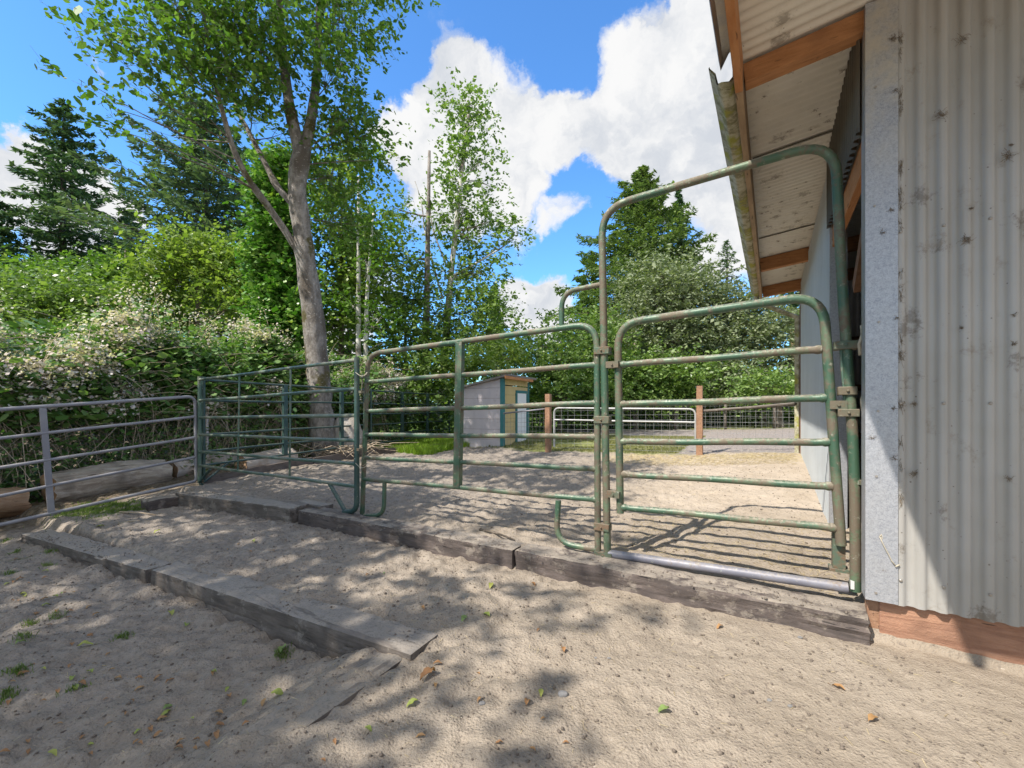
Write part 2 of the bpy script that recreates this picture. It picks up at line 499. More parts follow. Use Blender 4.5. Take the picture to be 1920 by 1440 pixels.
M_SOFFIT = mat_sheet('roof_sheet', (.62, .58, .50), (.68, .65, .58), (.30, .23, .15), .55, .6)
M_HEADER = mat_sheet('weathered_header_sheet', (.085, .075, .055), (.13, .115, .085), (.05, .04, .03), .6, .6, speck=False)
M_SHED = mat_sheet('weathered_grey_boards', (.50, .46, .47), (.58, .53, .53), (.32, .29, .28), .5, .85, speck=False)
M_YEL = mat_sheet('yellow_shed_boards', (.58, .44, .19), (.64, .50, .25), (.4, .26, .10), .3, .8, speck=False)
M_TEAL, t_, b_ = new_mat('teal_trim_paint'); b_.inputs['Base Color'].default_value = (.035, .17, .175, 1); b_.inputs['Roughness'].default_value = .6
M_DOOR, t_, b_ = new_mat('white_door_paint'); b_.inputs['Base Color'].default_value = (.86, .86, .85, 1); b_.inputs['Roughness'].default_value = .5
M_ROOFD = mat_sheet('shed_roof_felt', (.16, .14, .13), (.22, .2, .17), (.12, .15, .06), .6, .9, speck=False)
M_STRING, t_, b_ = new_mat('twine'); b_.inputs['Base Color'].default_value = (.44, .40, .31, 1); b_.inputs['Roughness'].default_value = .9
M_LABELW, t_, b_ = new_mat('white_tape'); b_.inputs['Base Color'].default_value = (.6, .6, .58, 1)
M_SCREW, t_, b_ = new_mat('screw_steel'); b_.inputs['Base Color'].default_value = (.35, .32, .28, 1); b_.inputs['Metallic'].default_value = .6

# galvanised corner trim: spangled zinc
M_ZINC, t_, b_ = new_mat('galvanised_trim')
vo = t_.add('ShaderNodeTexVoronoi'); vo.inputs['Scale'].default_value = 240; t_.l.new(t_.pos(), vo.inputs['Vector'])
c_ = t_.mix(t_.smooth(t_.noise(60, 6, .8, t_.pos()), .38, .62), (.25, .265, .295), (.36, .375, .405))
bw_ = t_.add('ShaderNodeSeparateColor'); t_.l.new(vo.outputs['Color'], bw_.inputs[0])
c_ = t_.mix(t_.math('MULTIPLY', bw_.outputs[0], .35), c_, (.62, .63, .65))
sp_ = t_.add('ShaderNodeSeparateXYZ'); t_.l.new(t_.pos(), sp_.inputs[0])
up_ = t_.smooth(sp_.outputs[2], 2.2, 3.2)
c_ = t_.mix(t_.math('MULTIPLY', t_.smooth(t_.noise(8, 6, .7, t_.pos()), .35, .65), t_.math('ADD', t_.math('MULTIPLY', up_, .8), .08)), c_, (.50, .47, .40))
c_ = t_.mix(t_.math('MULTIPLY', t_.smooth(t_.noise(16, 8, .8, t_.pos()), .62, .7), .6), c_, (.16, .13, .09))
t_.put(b_.inputs['Base Color'], c_); b_.inputs['Roughness'].default_value = .42; b_.inputs['Metallic'].default_value = .35

# mossy gutter
M_GUT, t_, b_ = new_mat('mossy_gutter')
c_ = t_.mix(t_.smooth(t_.noise(9, 6, .7, t_.pos()), .40, .62), (.46, .44, .33), (.20, .19, .10))
c_ = t_.mix(t_.smooth(t_.noise(4, 4, .6, t_.pos()), .52, .64), c_, (.30, .30, .05))
c_ = t_.mix(t_.math('MULTIPLY', t_.smooth(t_.noise(30, 5, .7, t_.pos()), .58, .68), .8), c_, (.08, .07, .04))
t_.put(b_.inputs['Base Color'], c_); b_.inputs['Roughness'].default_value = .8

# ground
M_GROUND, t_, b_ = new_mat('ground')
g = t_.add('ShaderNodeNewGeometry'); P_ = g.outputs['Position']
wv = t_.math('SUBTRACT', t_.vmath('DOT_PRODUCT', P_, (float(U[0]), float(U[1]), 0)).outputs['Value'], float(C @ U))
sv = t_.math('SUBTRACT', t_.vmath('DOT_PRODUCT', P_, (float(V[0]), float(V[1]), 0)).outputs['Value'], float(C @ V))
pp = t_.pos()
nA = t_.noise(2.2, 6, .6, pp); nB = t_.noise(26, 8, .75, pp); nC = t_.noise(130, 5, .7, pp)
fresh = t_.math('MULTIPLY', t_.smooth(sv, .9, 2.2), t_.math('SUBTRACT', 1.0, t_.smooth(t_.math('ADD', wv, t_.math('MULTIPLY', nA, 1.2)), 1.7, 3.2)))
sand = t_.mix(t_.smooth(nA, .3, .7), t_.mix(fresh, (.315, .264, .205), (.44, .365, .28)), t_.mix(fresh, (.375, .318, .252), (.52, .44, .35)))
sand = t_.mix(t_.math('MULTIPLY', t_.smooth(nB, .53, .66), .7), sand, (.20, .165, .135))
sand = t_.mix(t_.math('MULTIPLY', t_.smooth(t_.noise(38, 4, .65, pp, .4), .60, .68), .6), sand, (.12, .095, .075))
sand = t_.mix(t_.math('MULTIPLY', t_.smooth(nC, .58, .7), .5), sand, (.14, .115, .09))
sand = t_.mix(t_.math('MULTIPLY', t_.smooth(t_.noise(70, 4, .7, pp), .62, .72), .5), sand, (.66, .60, .50))
# trodden dirtier sand towards the yard's left, its colour darkened further to deepen shade
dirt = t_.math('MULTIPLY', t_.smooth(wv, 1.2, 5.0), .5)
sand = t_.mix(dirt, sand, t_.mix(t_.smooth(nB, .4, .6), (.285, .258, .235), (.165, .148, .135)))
# straw-coloured band at the far edge of the yard by the barn
strawm = t_.math('MULTIPLY', t_.smooth(sv, 4.5, 5.4), t_.math('SUBTRACT', 1.0, t_.smooth(wv, 2.6, 3.6)))
sand = t_.mix(t_.math('MULTIPLY', strawm, t_.smooth(t_.noise(12, 6, .7, pp), .4, .55)), sand, (.45, .37, .22))
nE = t_.noise(.8, 5, .6, pp)
svn = t_.math('ADD', sv, t_.math('MULTIPLY', t_.math('SUBTRACT', nE, .5), .8))
grass = t_.mix(t_.smooth(t_.noise(9, 6, .7, pp), .35, .65), (.14, .165, .05), (.25, .26, .10))
gravel = t_.mix(t_.smooth(t_.noise(22, 6, .8, pp), .4, .6), (.22, .19, .175), (.35, .31, .275))
fargm = t_.math('MULTIPLY', t_.smooth(t_.math('ADD', t_.math('SUBTRACT', wv, t_.math('MULTIPLY', t_.math('SUBTRACT', sv, 6.0), .45)), t_.math('MULTIPLY', t_.math('SUBTRACT', nE, .5), 3.0)), 1.9, 2.6), t_.math('SUBTRACT', 1.0, t_.smooth(svn, 11.2, 12.0)))
farc = t_.mix(fargm, gravel, grass)
farc = t_.mix(t_.smooth(svn, 13.8, 14.8), farc, grass)
col = t_.mix(t_.smooth(svn, 5.75, 6.1), sand, farc)
duff = t_.mix(t_.smooth(t_.noise(18, 6, .7, pp), .4, .6), (.12, .09, .06), (.20, .165, .12))
wn = t_.math('ADD', wv, t_.math('MULTIPLY', t_.math('SUBTRACT', t_.noise(2.4, 6, .7, pp), .5), 1.2))
mleft = t_.math('MULTIPLY', t_.smooth(wn, 7.35, 8.1), t_.math('SUBTRACT', 1.0, t_.math('MULTIPLY', t_.smooth(sv, 3.2, 4.6), .0)))
col = t_.mix(mleft, col, duff)
g3 = t_.math('MULTIPLY', t_.smooth(sv, 4.2, 5.0), t_.smooth(wv, 7.0, 7.6))
col = t_.mix(g3, col, (.10, .17, .03))
mg = t_.math('MULTIPLY', t_.smooth(t_.noise(3.0, 7, .7, pp), .60, .68), t_.math('MULTIPLY', t_.smooth(wv, 4.3, 6.2), t_.math('SUBTRACT', 1.0, t_.smooth(sv, -1.2, -.2))))
col = t_.mix(t_.math('MULTIPLY', mg, .7), col, (.10, .13, .035))
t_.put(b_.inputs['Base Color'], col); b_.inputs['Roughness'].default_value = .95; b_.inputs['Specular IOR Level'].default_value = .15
vg = t_.add('ShaderNodeTexVoronoi'); vg.inputs['Scale'].default_value = 62; t_.l.new(pp, vg.inputs['Vector'])
vg2 = t_.add('ShaderNodeTexVoronoi'); vg2.inputs['Scale'].default_value = 150; t_.l.new(pp, vg2.inputs['Vector'])
hgt = t_.math('ADD', t_.math('MULTIPLY', nB, 1.3), t_.math('ADD', t_.math('MULTIPLY', t_.smooth(vg.outputs['Distance'], .1, .6), -.35), t_.math('MULTIPLY', vg2.outputs['Distance'], -.25)))
bump(t_, b_, hgt, .7, .015)

# ------------------------------------------------------------------ ground sheet
def axis(lo, hi, dense, outs_lo, outs_hi, growth=1.12):
    a = list(dense); st = dense[1] - dense[0]; x = dense[0]; L = []
    while x > outs_lo: st *= growth; x -= st; L.append(x)
    st = dense[-1] - dense[-2]; x = dense[-1]; H = []
    while x < outs_hi: st *= growth; x += st; H.append(x)
    return np.array(L[::-1] + a + H)
ys = [1.0]
while ys[-1] < 12.5: ys.append(ys[-1] + .0052 * ys[-1] + .003)
gx = axis(0, 0, np.arange(-7.2, 5.2, .0145), -420, 420)
gy = axis(0, 0, ys, -420, 420)
GX, GY = np.meshgrid(gx, gy)
GZ = ground_h(GX, GY)
nx, ny = len(gx), len(gy)
idx = np.arange(nx * ny).reshape(ny, nx)
quads = np.stack([idx[:-1, :-1], idx[:-1, 1:], idx[1:, 1:], idx[1:, :-1]], -1).reshape(-1, 4)
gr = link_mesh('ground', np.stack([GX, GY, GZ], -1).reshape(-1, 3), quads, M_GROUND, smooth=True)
tag(gr, kind='structure')


def gz(x, y, fine=True):
    return float(ground_h(np.array([x]), np.array([y]), fine)[0])

# far road
M_ROAD, t_, b_ = new_mat('asphalt'); t_.put(b_.inputs['Base Color'], t_.mix(t_.noise(40, 5, .7, t_.pos()), (.20, .20, .20), (.28, .275, .27))); b_.inputs['Roughness'].default_value = .9
rx0, rx1 = ws(-30, 19.5), ws(9, 19.5)
vs = []; fs = []
for i in range(40):
    for j, sg in enumerate((18.3, 22.0)):
        p = ws(-30 + i, sg); vs.append((p[0], p[1], gz(p[0], p[1]) + .04))
    if i: fs.append((2 * i - 2, 2 * i - 1, 2 * i + 1, 2 * i))
tag(link_mesh('road', vs, fs, M_ROAD), kind='structure')

# ------------------------------------------------------------------ railroad ties and logs
def rough_box(name, c, ax, ay, az, mat, parent=None, res=.022, amp=.0075, seed=0, label=None, cat=None, group=None, rnd=.012, tilt=0):
    """timber: subdivided box with worn edges and checked faces"""
    c, ax, ay, az = (np.asarray(q, float) for q in (c, ax, ay, az))
    lens = [np.linalg.norm(q) for q in (ax, ay, az)]
    N = [max(2, int(2 * l / res)) for l in lens]
    dirs = [ax, ay, az]; units = [ax / lens[0], ay / lens[1], az / lens[2]]
    vs = []; fs = []; n = 0
    for fa in range(3):
        ia, ib = [(1, 2), (2, 0), (0, 1)][fa]
        for sg in (-1, 1):
            A, B = np.meshgrid(np.linspace(-1, 1, N[ia] + 1), np.linspace(-1, 1, N[ib] + 1), indexing='ij')
            q = np.zeros(A.shape + (3,)); q[..., fa] = sg; q[..., ia] = A; q[..., ib] = B
            q = q.reshape(-1, 3)
            vs.append(q)
            id_ = np.arange(A.size).reshape(A.shape) + n
            f = np.stack([id_[:-1, :-1], id_[1:, :-1], id_[1:, 1:], id_[:-1, 1:]], -1).reshape(-1, 4)
            fs.append(f if sg > 0 else f[:, ::-1]); n += A.size
    q = np.concatenate(vs); f = np.concatenate(fs)
    loc = q * np.array(lens)
    # round the edges
    inner = np.array(lens) - rnd
    cl = np.clip(loc, -inner, inner); dv = loc - cl; L = np.linalg.norm(dv, axis=1, keepdims=True)
    loc = np.where(L > 1e-9, cl + dv / np.maximum(L, 1e-9) * np.minimum(L, rnd), loc)
    P = c + loc[:, :1] * units[0] + loc[:, 1:2] * units[1] + loc[:, 2:] * units[2]
    s = P + seed * 3.7
    grain = np.stack([loc[:, 0] * 2 + seed * 5, loc[:, 1] * 45, loc[:, 2] * 45], 1)
    d = amp * (n3d(s, 9, seed) * 1.3 + n3d(s, 27, seed + 4) * .7 + n3d(s, 3, seed + 2) * 1.6 + n3d(grain, 1, seed) * .7)
    edge = np.sort(np.abs(loc) / np.array(lens) * 1.0, axis=1)[:, 1]
    d -= amp * 3.6 * np.clip(n3d(s, 11, seed + 9), 0, 1) * sst(edge, .75, 1)
    ck = n3d(np.stack([loc[:, 0] * .9 + seed, loc[:, 1] * 16, loc[:, 2] * 16], 1), 1, seed + 6); d -= amp * 1.6 * np.exp(-(ck / .035) ** 2)
    outd = loc / np.array(lens); outd = outd ** 5; outd /= (np.linalg.norm(outd, axis=1, keepdims=True) + 1e-9)
    P = P + d[:, None] * (outd[:, :1] * units[0] + outd[:, 1:2] * units[1] + outd[:, 2:] * units[2])
    org = c - az
    o = link_mesh(name, P, f, mat, parent, origin=org, smooth=False)
    smooth_caps(o, 35)
    if label: tag(o, label, cat, group)
    return o


def tie(label, wa, sa, wb, sb, zt_a, zt_b, wid, hgt, mat, seed, group):
    """beam whose front bottom line runs from (wa,sa) to (wb,sb); tops at zt"""
    a = ws(wa, sa, zt_a - hgt / 2); b = ws(wb, sb, zt_b - hgt / 2)
    d = b - a; L = np.linalg.norm(d); d /= L
    side = np.cross(d, [0, 0, 1.0]); side /= np.linalg.norm(side)
    if side @ np.array([*V, 0]) < 0: side = -side
    if abs(side @ np.array([*V, 0])) < .5 and side @ np.array([*U, 0]) > 0: side = -side
    up = np.cross(side, d); up = up if up[2] > 0 else -up
    c = (a + b) / 2 + side * wid / 2
    return rough_box('railroad_tie', c, d * L / 2, side * wid / 2, up * hgt / 2, mat, seed=seed, label=label, cat='railroad tie', group=group)

GU = 'railroad ties edging the upper yard'; GL = 'railroad ties edging the lower terrace'
tie('dark railroad tie at the barn corner under the grey threshold bar', -.015, -.085, 2.065, -.075, .215, .205, .215, .26, M_TIE, 1, GU)
tie('dark brown railroad tie under the wide green gate, middle of the upper row', 2.075, -.085, 4.62, -.14, .205, .20, .215, .26, M_TIE, 2, GU)
tie('grey sand-dusted railroad tie in front of the green corral panel', 4.66, -.20, 6.92, -.30, .225, .16, .23, .26, M_TIEL, 3, GU)
rough_box('wood_block', ws(4.72, .10, .14), np.array([*U, 0]) * .24, np.array([*V, 0]) * .09, np.array([0, 0, .08]), M_TIEL, seed=4, label='short sawn timber offcut lying flat behind the joint of two ties', cat='timber offcut')
tie('short dark railroad tie set crosswise beside the grey pipe gate', 7.02, -.62, 7.05, -.1, .125, .15, .2, .24, M_TIEV, 5, GU)
tie('sand-caked railroad tie ending in a sharp corner in the middle foreground', 1.90, -1.335, 4.42, -1.46, .095, .06, .225, .25, M_TIEL, 6, GL)
tie('darker cracked railroad tie of the lower row beside the grey pipe gate', 4.46, -1.47, 6.90, -1.64, .045, -.01, .225, .25, M_TIEL, 7, GL)
tie('half-buried railroad tie running towards the camera from the foreground corner', 2.13, -3.6, 2.13, -1.345, .062, .078, .2, .24, M_TIELV, 8, GL)


def log_thing(label, a, b, r0, r1, seed, mat_b, mat_e, cat='log', name='log', chip=0.0):
    """felled log: bark body with sawn ends and a ragged outline"""
    a = np.asarray(a, float); b = np.asarray(b, float)
    d = b - a; L = np.linalg.norm(d); d /= L
    x = np.cross(d, [0, 0, 1.]); x /= np.linalg.norm(x); y = np.cross(x, d)
    n = max(8, int(L / .03)); k = 30
    T = np.linspace(0, 1, n + 1); A = np.arange(k) * 2 * math.pi / k
    TT, AA = np.meshgrid(T, A, indexing='ij')
    rr = r0 + (r1 - r0) * TT
    q = np.stack([TT * L * 3, np.cos(AA) * 2, np.sin(AA) * 2], -1).reshape(-1, 3)
    dis = (n3d(q, 1.0, seed) * .20 + n3d(q, 3.1, seed + 3) * .12 + n3d(q, 9.0, seed + 4) * .05).reshape(TT.shape)
    rid = n3d(np.stack([TT * L * .8, np.cos(AA) * 6, np.sin(AA) * 6], -1).reshape(-1, 3), 1.5, seed + 5).reshape(TT.shape) * .07
    rr = rr * (1 + dis + rid - chip * np.clip(n3d(q, .8, seed + 8), 0, 1).reshape(TT.shape))
    endj = n3d(np.stack([AA * 2, TT * 0 + seed, AA * 0], -1).reshape(-1, 3), 1.3, seed).reshape(TT.shape) * .06 * ((TT < .01) | (TT > .99))
    bow = np.sin(TT * math.pi) * .03 + np.sin(TT * 7 + seed) * .01
    P = a + (TT * L + endj)[..., None] * d + (rr * np.cos(AA))[..., None] * x + (rr * np.sin(AA) + bow)[..., None] * y
    P = P.reshape(-1, 3)
    fs = []
    for i in range(n):
        for j in range(k): fs.append((i * k + j, i * k + (j + 1) % k, (i + 1) * k + (j + 1) % k, (i + 1) * k + j))
    t = thing(name, label, cat, ((a + b) / 2 - np.array([0, 0, max(r0, r1)])))
    o = link_mesh('bark', P, fs, mat_b, t); smooth_caps(o, 50)
    for e, sg in ((0, 1), (n, -1)):
        ring = P[e * k:(e + 1) * k]; c = ring.mean(0)
        rows = [c + (ring - c) * f + d * sg * .012 * (1 - f) * math.sin(7 * f) for f in (1.0, .8, .55, .3, .1)]
        vv = np.concatenate(rows + [c[None] + d * sg * .01]); ff = []
        for i in range(4):
            for j in range(k):
                q4 = (i * k + j, i * k + (j + 1) % k, (i + 1) * k + (j + 1) % k, (i + 1) * k + j)
                ff.append(q4 if sg < 0 else q4[::-1])
        for j in range(k): ff.append((4 * k + j, 4 * k + (j + 1) % k, 5 * k))
        link_mesh('cut_end', vv, ff, mat_e, t)
    return t

M_LOG = mat_wood('weathered_log', (.26, .21, .165), (.48, .42, .345), V, dark=(.06, .045, .032), scale=3.4)
M_LOGE = mat_wood('sawn_log_end', (.34, .19, .09), (.46, .29, .15), V, dark=(.2, .11, .06), scale=8)
M_LOGO = mat_wood('split_log', (.32, .18, .095), (.44, .31, .2), V, dark=(.18, .10, .055), scale=4)
M_LOGW = mat_wood('bleached_log', (.48, .41, .34), (.58, .51, .44), V, dark=(.26, .17, .10), scale=3)
log_thing('long grey weathered log lying behind the grey pipe gate', aty(90, 918, 5.75), aty(308, 888, 6.95), .215, .225, 11, M_LOG, M_LOGE)
log_thing('split orange-brown log end at the left edge of the photo', aty(-120, 958, 4.9), aty(42, 938, 5.5), .18, .19, 12, M_LOGO, M_LOGE, chip=.4)
log_thing('slim peeled log resting on top of the long weathered log', aty(128, 902, 6.5), aty(270, 879, 7.7), .10, .12, 16, M_LOGW, M_LOGE)
log_thing('pale bleached log with orange underside beside the panel corner', aty(318, 884, 7.2), aty(450, 862, 8.4), .17, .18, 13, M_LOGW, M_LOGO, chip=.5)
log_thing('rounded sawn log seen through the corral panel, nearest the corner', aty(452, 876, 7.7), aty(545, 862, 8.5), .20, .24, 14, M_LOGW, M_LOGO, chip=.3)
log_thing('whitish log lying just left of the big trunk', aty(535, 868, 8.9), aty(578, 862, 9.6), .16, .17, 15, M_LOGW, M_LOGE)


def boulder(label, c, r, seed, mat, cat, name):
    u_, v_ = np.meshgrid(np.linspace(0, 2 * math.pi, 41)[:-1], np.linspace(.02, math.pi - .02, 24))
    q = np.stack([np.cos(u_) * np.sin(v_), np.sin(u_) * np.sin(v_), np.cos(v_)], -1).reshape(-1, 3)
    q2 = np.sign(q) * np.abs(q) ** .8
    d = 1 + .22 * n3d(q, 1.6, seed) + .1 * n3d(q, 4.5, seed)
    P = np.asarray(c) + q2 * d[:, None] * np.asarray(r)
    n, k = 24, 40; fs = [(i * k + j, (i + 1) * k + j, (i + 1) * k + (j + 1) % k, i * k + (j + 1) % k) for i in range(n - 1) for j in range(k)]
    fs += [tuple(range(k)), tuple((n - 1) * k + j for j in range(k))[::-1]]
    o = link_mesh(name, P, fs, mat, origin=np.asarray(c) - [0, 0, r[2]], smooth=True)
    return tag(o, label, cat)
boulder('pale rounded old stump beside the foot of the big trunk', aty(650, 820, 9.7) , (.32, .28, .50), 5, mat_bark('stump_wood', (.40, .37, .33), (.54, .51, .46), (.30, .26, .21), 5, .4), 'stump', 'tree_stump')

# ------------------------------------------------------------------ gates and corral panels
def tube_part(name, pts, r, mat, parent, k=12, fil=None, label=None):
    if fil is not None: pts = fillet(pts, fil)
    if name == 'rail' and len(pts) == 2 and np.isscalar(r):
        a, b = (np.asarray(p, float) for p in pts); L = np.linalg.norm(b - a); d = (b - a) / L
        inner = [a + d * L * t + np.array([0, 0, .0025 * math.sin(t * 9 + a[2] * 20)]) for t in np.linspace(.06, .94, 9)]
        pts = [a, a + d * .022, a + d * .030, a + d * .036] + inner + [b - d * .036, b - d * .030, b - d * .022, b]
        r = [r * 1.1, r * 1.22, r * 1.14, r] + [r] * 9 + [r, r * 1.14, r * 1.22, r * 1.1]
    m = MB().tube(pts, r, k)
    o = m.build(name, mat, parent); smooth_caps(o, 50)
    if label: o['label'] = label
    return o

GP = Plane(ws(1.46, .155), ws(3.9, .155))          # plane of the wide gate and the bow frame
SP = Plane(ws(1.46, .165), ws(0, .165))

# wide green gate
foot = GP(900, 1000); foot[2] = gz(foot[0], foot[1])
g1 = thing('pipe_gate', 'wide rust-flecked green six-rail gate with a broad centre strap and hooked feet', 'gate', foot)
tube_part('frame', [GP(679, 972), GP(690, 664), GP(1119, 606), GP(1121, 1036)], .024, M_GREEN, g1, 12, [.17, .17])
for a, b in (((689, 716), (1119, 684)), ((687, 771), (1119, 756)), ((685, 815), (1119, 819)), ((683, 858), (1119, 879)), ((681, 898), (1120, 937))):
    tube_part('rail', [GP(*a), GP(*b)], .0205, M_GREEN, g1)
m_ = MB(); n_ = np.array([*GP.n, 0]) * .026; dd_ = np.array([*GP.d, 0])
a_, b_2 = GP(863, 642), GP(858, 915)
m_.box((a_ + b_2) / 2, (a_ - b_2) / 2, dd_ * .034, n_); smooth_caps(m_.build('centre_strap', M_GREEN, g1))
tube_part('foot', [GP(721, 903), GP(720, 966), GP(683, 967)], .021, M_GREEN, g1, 12, [.12])
tube_part('foot', [GP(1047, 938), GP(1042, 1018), GP(1119, 1030)], .022, M_GREEN, g1, 12, [.16])

# tall bow frame
foot = GP(1370, 1080); foot[2] = gz(foot[0], foot[1])
g2 = thing('bow_frame', 'tall arched pipe frame standing over the small gate with a grey threshold bar', 'gate frame', foot)
tube_part('arch', [GP(1139, 1042), GP(1128, 391), GP(1566, 262), GP(1580, 560), GP(1603, 860), GP(1604, 1108)], .026, M_GREEN, g2, 14, [.20, .20, .5, .4],)
tube_part('threshold_bar', [GP(1142, 1038), GP(1590, 1102)], .029, M_BAR, g2, label='bare grey steel threshold bar')
tube_part('side_loop', [GP(1053, 612), GP(1053, 548), GP(1130, 533)], .019, M_GREEN, g2, 12, [.13])
m_ = MB(); e_ = GP(1597, 1094); m_.box(e_, dd_ * .008, n_ * 1.15, np.array([0, 0, .022])); m_.build('tape_wrap', M_LABELW, g2)

def clamp(px, py, w, h, pl, parent, name='clamp', mat=None, thick=.036, off=0):
    c = pl(px, py, off); k = np.linalg.norm(c[:2]) / F * .96
    m = MB(); m.box(c, np.array([*pl.d, 0]) * w * k / 2, np.array([*pl.n, 0]) * thick, np.array([0, 0, h * k / 2]))
    m.tube([c - np.array([*pl.n, 0]) * thick * 1.3, c + np.array([*pl.n, 0]) * thick * 1.3], .008, 6)
    return smooth_caps(m.build(name, mat or M_RUST, parent))
for (x, y) in ((1130, 658), (1130, 787), (1130, 987)): clamp(x, y, 30, 14, GP, g2)
clamp(1133, 1040, 34, 12, GP, g2, 'base_plate')
# latch hardware on the right post
for (x, y, w, h) in ((1585, 648, 30, 13), (1588, 733, 24, 13), (1590, 774, 27, 12)): clamp(x, y, w, h, GP, g2, 'latch_bracket')
tube_part('latch_rod', [GP(1577, 650, .0), GP(1580, 700, .0), GP(1584, 735, 0), GP(1583, 775, 0)], .009, M_PANEL, g2, 8)
m_ = MB(); m_.bar(GP(1606, 903), ws(-.03, .10, GP(1606, 903)[2]), .012, .012); m_.build('wall_bracket', M_RUST, g2)

# small gate
foot = SP(1370, 980); foot[2] = gz(foot[0], foot[1])
g3 = thing('pipe_gate', 'narrow green man gate with five rails closed under the tall bow frame', 'gate', foot)
tube_part('frame', [SP(1163, 962), SP(1158, 607), SP(1543, 552), SP(1577, 1022)], .026, M_GREEN, g3, 14, [.17, .17])
for a, b in (((1163, 684), (1541, 655)), ((1164, 758), (1550, 746)), ((1165, 828), (1556, 829)), ((1166, 889), (1562, 912)), ((1166, 951), (1568, 990))):
    tube_part('rail', [SP(*a), SP(*b)], .0215, M_GREEN, g3)
for (x, y) in ((1150, 684), (1152, 926)): clamp(x, y, 24, 12, GP, g3, 'hinge', off=.005)
clamp(1571, 759, 22, 13, SP, g3, 'latch_plate')
# slotted catch post under the small gate's free end
cp = thing('catch_post', 'rusty square steel stub under the free end of the small green gate', 'post', SP(1572, 1048, .02))
m_ = MB(); q = SP(1572, 1020, .05); m_.box(q - np.array([0, 0, .02]), np.array([*SP.d, 0]) * .03, np.array([*SP.n, 0]) * .03, np.array([0, 0, .11])); smooth_caps(m_.build('stub', M_RUST, cp))
m_ = MB(); m_.box(q - np.array([0, 0, .14]), np.array([*SP.d, 0]) * .045, np.array([*SP.n, 0]) * .045, np.array([0, 0, .008])); m_.build('base_plate', M_RUST, cp)


# green panel left of the gate
FR = [0, .242, .44, .64, .84, 1.0]
PL1 = Plane((-4.553, 6.35), (-1.542, 4.33))
foot = PL1(520, 900); foot[2] = gz(foot[0], foot[1])
p1 = thing('corral_panel', 'faded green six-rail corral panel with thin uprights, left of the wide gate', 'corral panel', foot)
yl = [712, 751, 783, 815, 847, 873]; yr = [675, 729, 779, 826, 870, 912]
for a, b in zip(yl, yr):
    tube_part('rail', [PL1(374, a), PL1(668, b)], .0185, M_PANEL, p1)
tube_part('end_post', [PL1(374, 706), PL1(374, 905)], .024, M_PANEL, p1)
tube_part('end_post', [PL1(669, 670), PL1(669, 958), PL1(645, 960)], .026, M_PANELD, p1, 12, [.12])
tube_part('upright', [PL1(449, 703), PL1(446, 884)], .012, M_PANEL, p1, 8)
tube_part('upright', [PL1(545, 691), PL1(543, 896)], .012, M_PANEL, p1, 8)
tube_part('foot', [PL1(617, 905), PL1(649, 961)], .02, M_PANELD, p1)
tube_part('foot', [PL1(394, 880), PL1(374, 905), PL1(380, 908)], .018, M_PANELD, p1)

# tie wires and hinge pins between the panel and the wide gate
hw = thing('gate_hinge_pins', 'rusty hinge pins and wire loops joining the corral panel to the wide gate', 'hinge', PL1(676, 960))
for (y0, y1) in ((700, 738), (838, 880)):
    tube_part('pin', [PL1(680, y0), PL1(678, y1)], .006, M_RUST, hw, 6)
for (x, y) in ((681, 706), (678, 735), (674, 843)):
    c = PL1(x, y); MB_ = MB(); MB_.box(c, np.array([*PL1.d, 0]) * .02, np.array([*PL1.n, 0]) * .02, np.array([0, 0, .013])); MB_.build('lug', M_RUST, hw)
for y in (702, 872):
    c = (PL1(669, y) + PL1(686, y)) / 2; pts = []
    for i in range(15):
        t = 2 * math.pi * i / 14; pts.append(c + np.array([*PL1.d, 0]) * .075 * math.cos(t) + np.array([*PL1.n, 0]) * .04 * math.sin(t) + np.array([0, 0, .02 * math.sin(2 * t)]))
    tube_part('wire_loop', pts, .003, M_STRING, hw, 5)


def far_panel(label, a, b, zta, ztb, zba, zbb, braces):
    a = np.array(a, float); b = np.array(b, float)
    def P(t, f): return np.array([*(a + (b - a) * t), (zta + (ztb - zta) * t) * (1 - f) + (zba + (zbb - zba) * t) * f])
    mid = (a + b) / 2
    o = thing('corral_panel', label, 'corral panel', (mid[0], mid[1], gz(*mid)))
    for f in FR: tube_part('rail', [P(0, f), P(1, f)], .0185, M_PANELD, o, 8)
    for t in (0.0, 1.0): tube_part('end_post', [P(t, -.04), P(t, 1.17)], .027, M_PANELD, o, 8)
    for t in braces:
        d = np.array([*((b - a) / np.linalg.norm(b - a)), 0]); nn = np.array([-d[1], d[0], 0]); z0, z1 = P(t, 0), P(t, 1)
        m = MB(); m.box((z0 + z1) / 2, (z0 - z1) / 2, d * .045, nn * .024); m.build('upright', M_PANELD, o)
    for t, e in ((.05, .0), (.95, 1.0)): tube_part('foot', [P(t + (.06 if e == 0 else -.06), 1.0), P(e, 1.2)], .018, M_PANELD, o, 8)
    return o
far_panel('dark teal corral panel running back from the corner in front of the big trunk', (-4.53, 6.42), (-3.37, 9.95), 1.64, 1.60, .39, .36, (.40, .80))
far_panel('dark teal corral panel farthest back, beyond the pale stump and before the grey shed', (-3.27, 10.15), (-1.95, 13.6), 1.59, 1.55, .36, .31, (.33, .66))

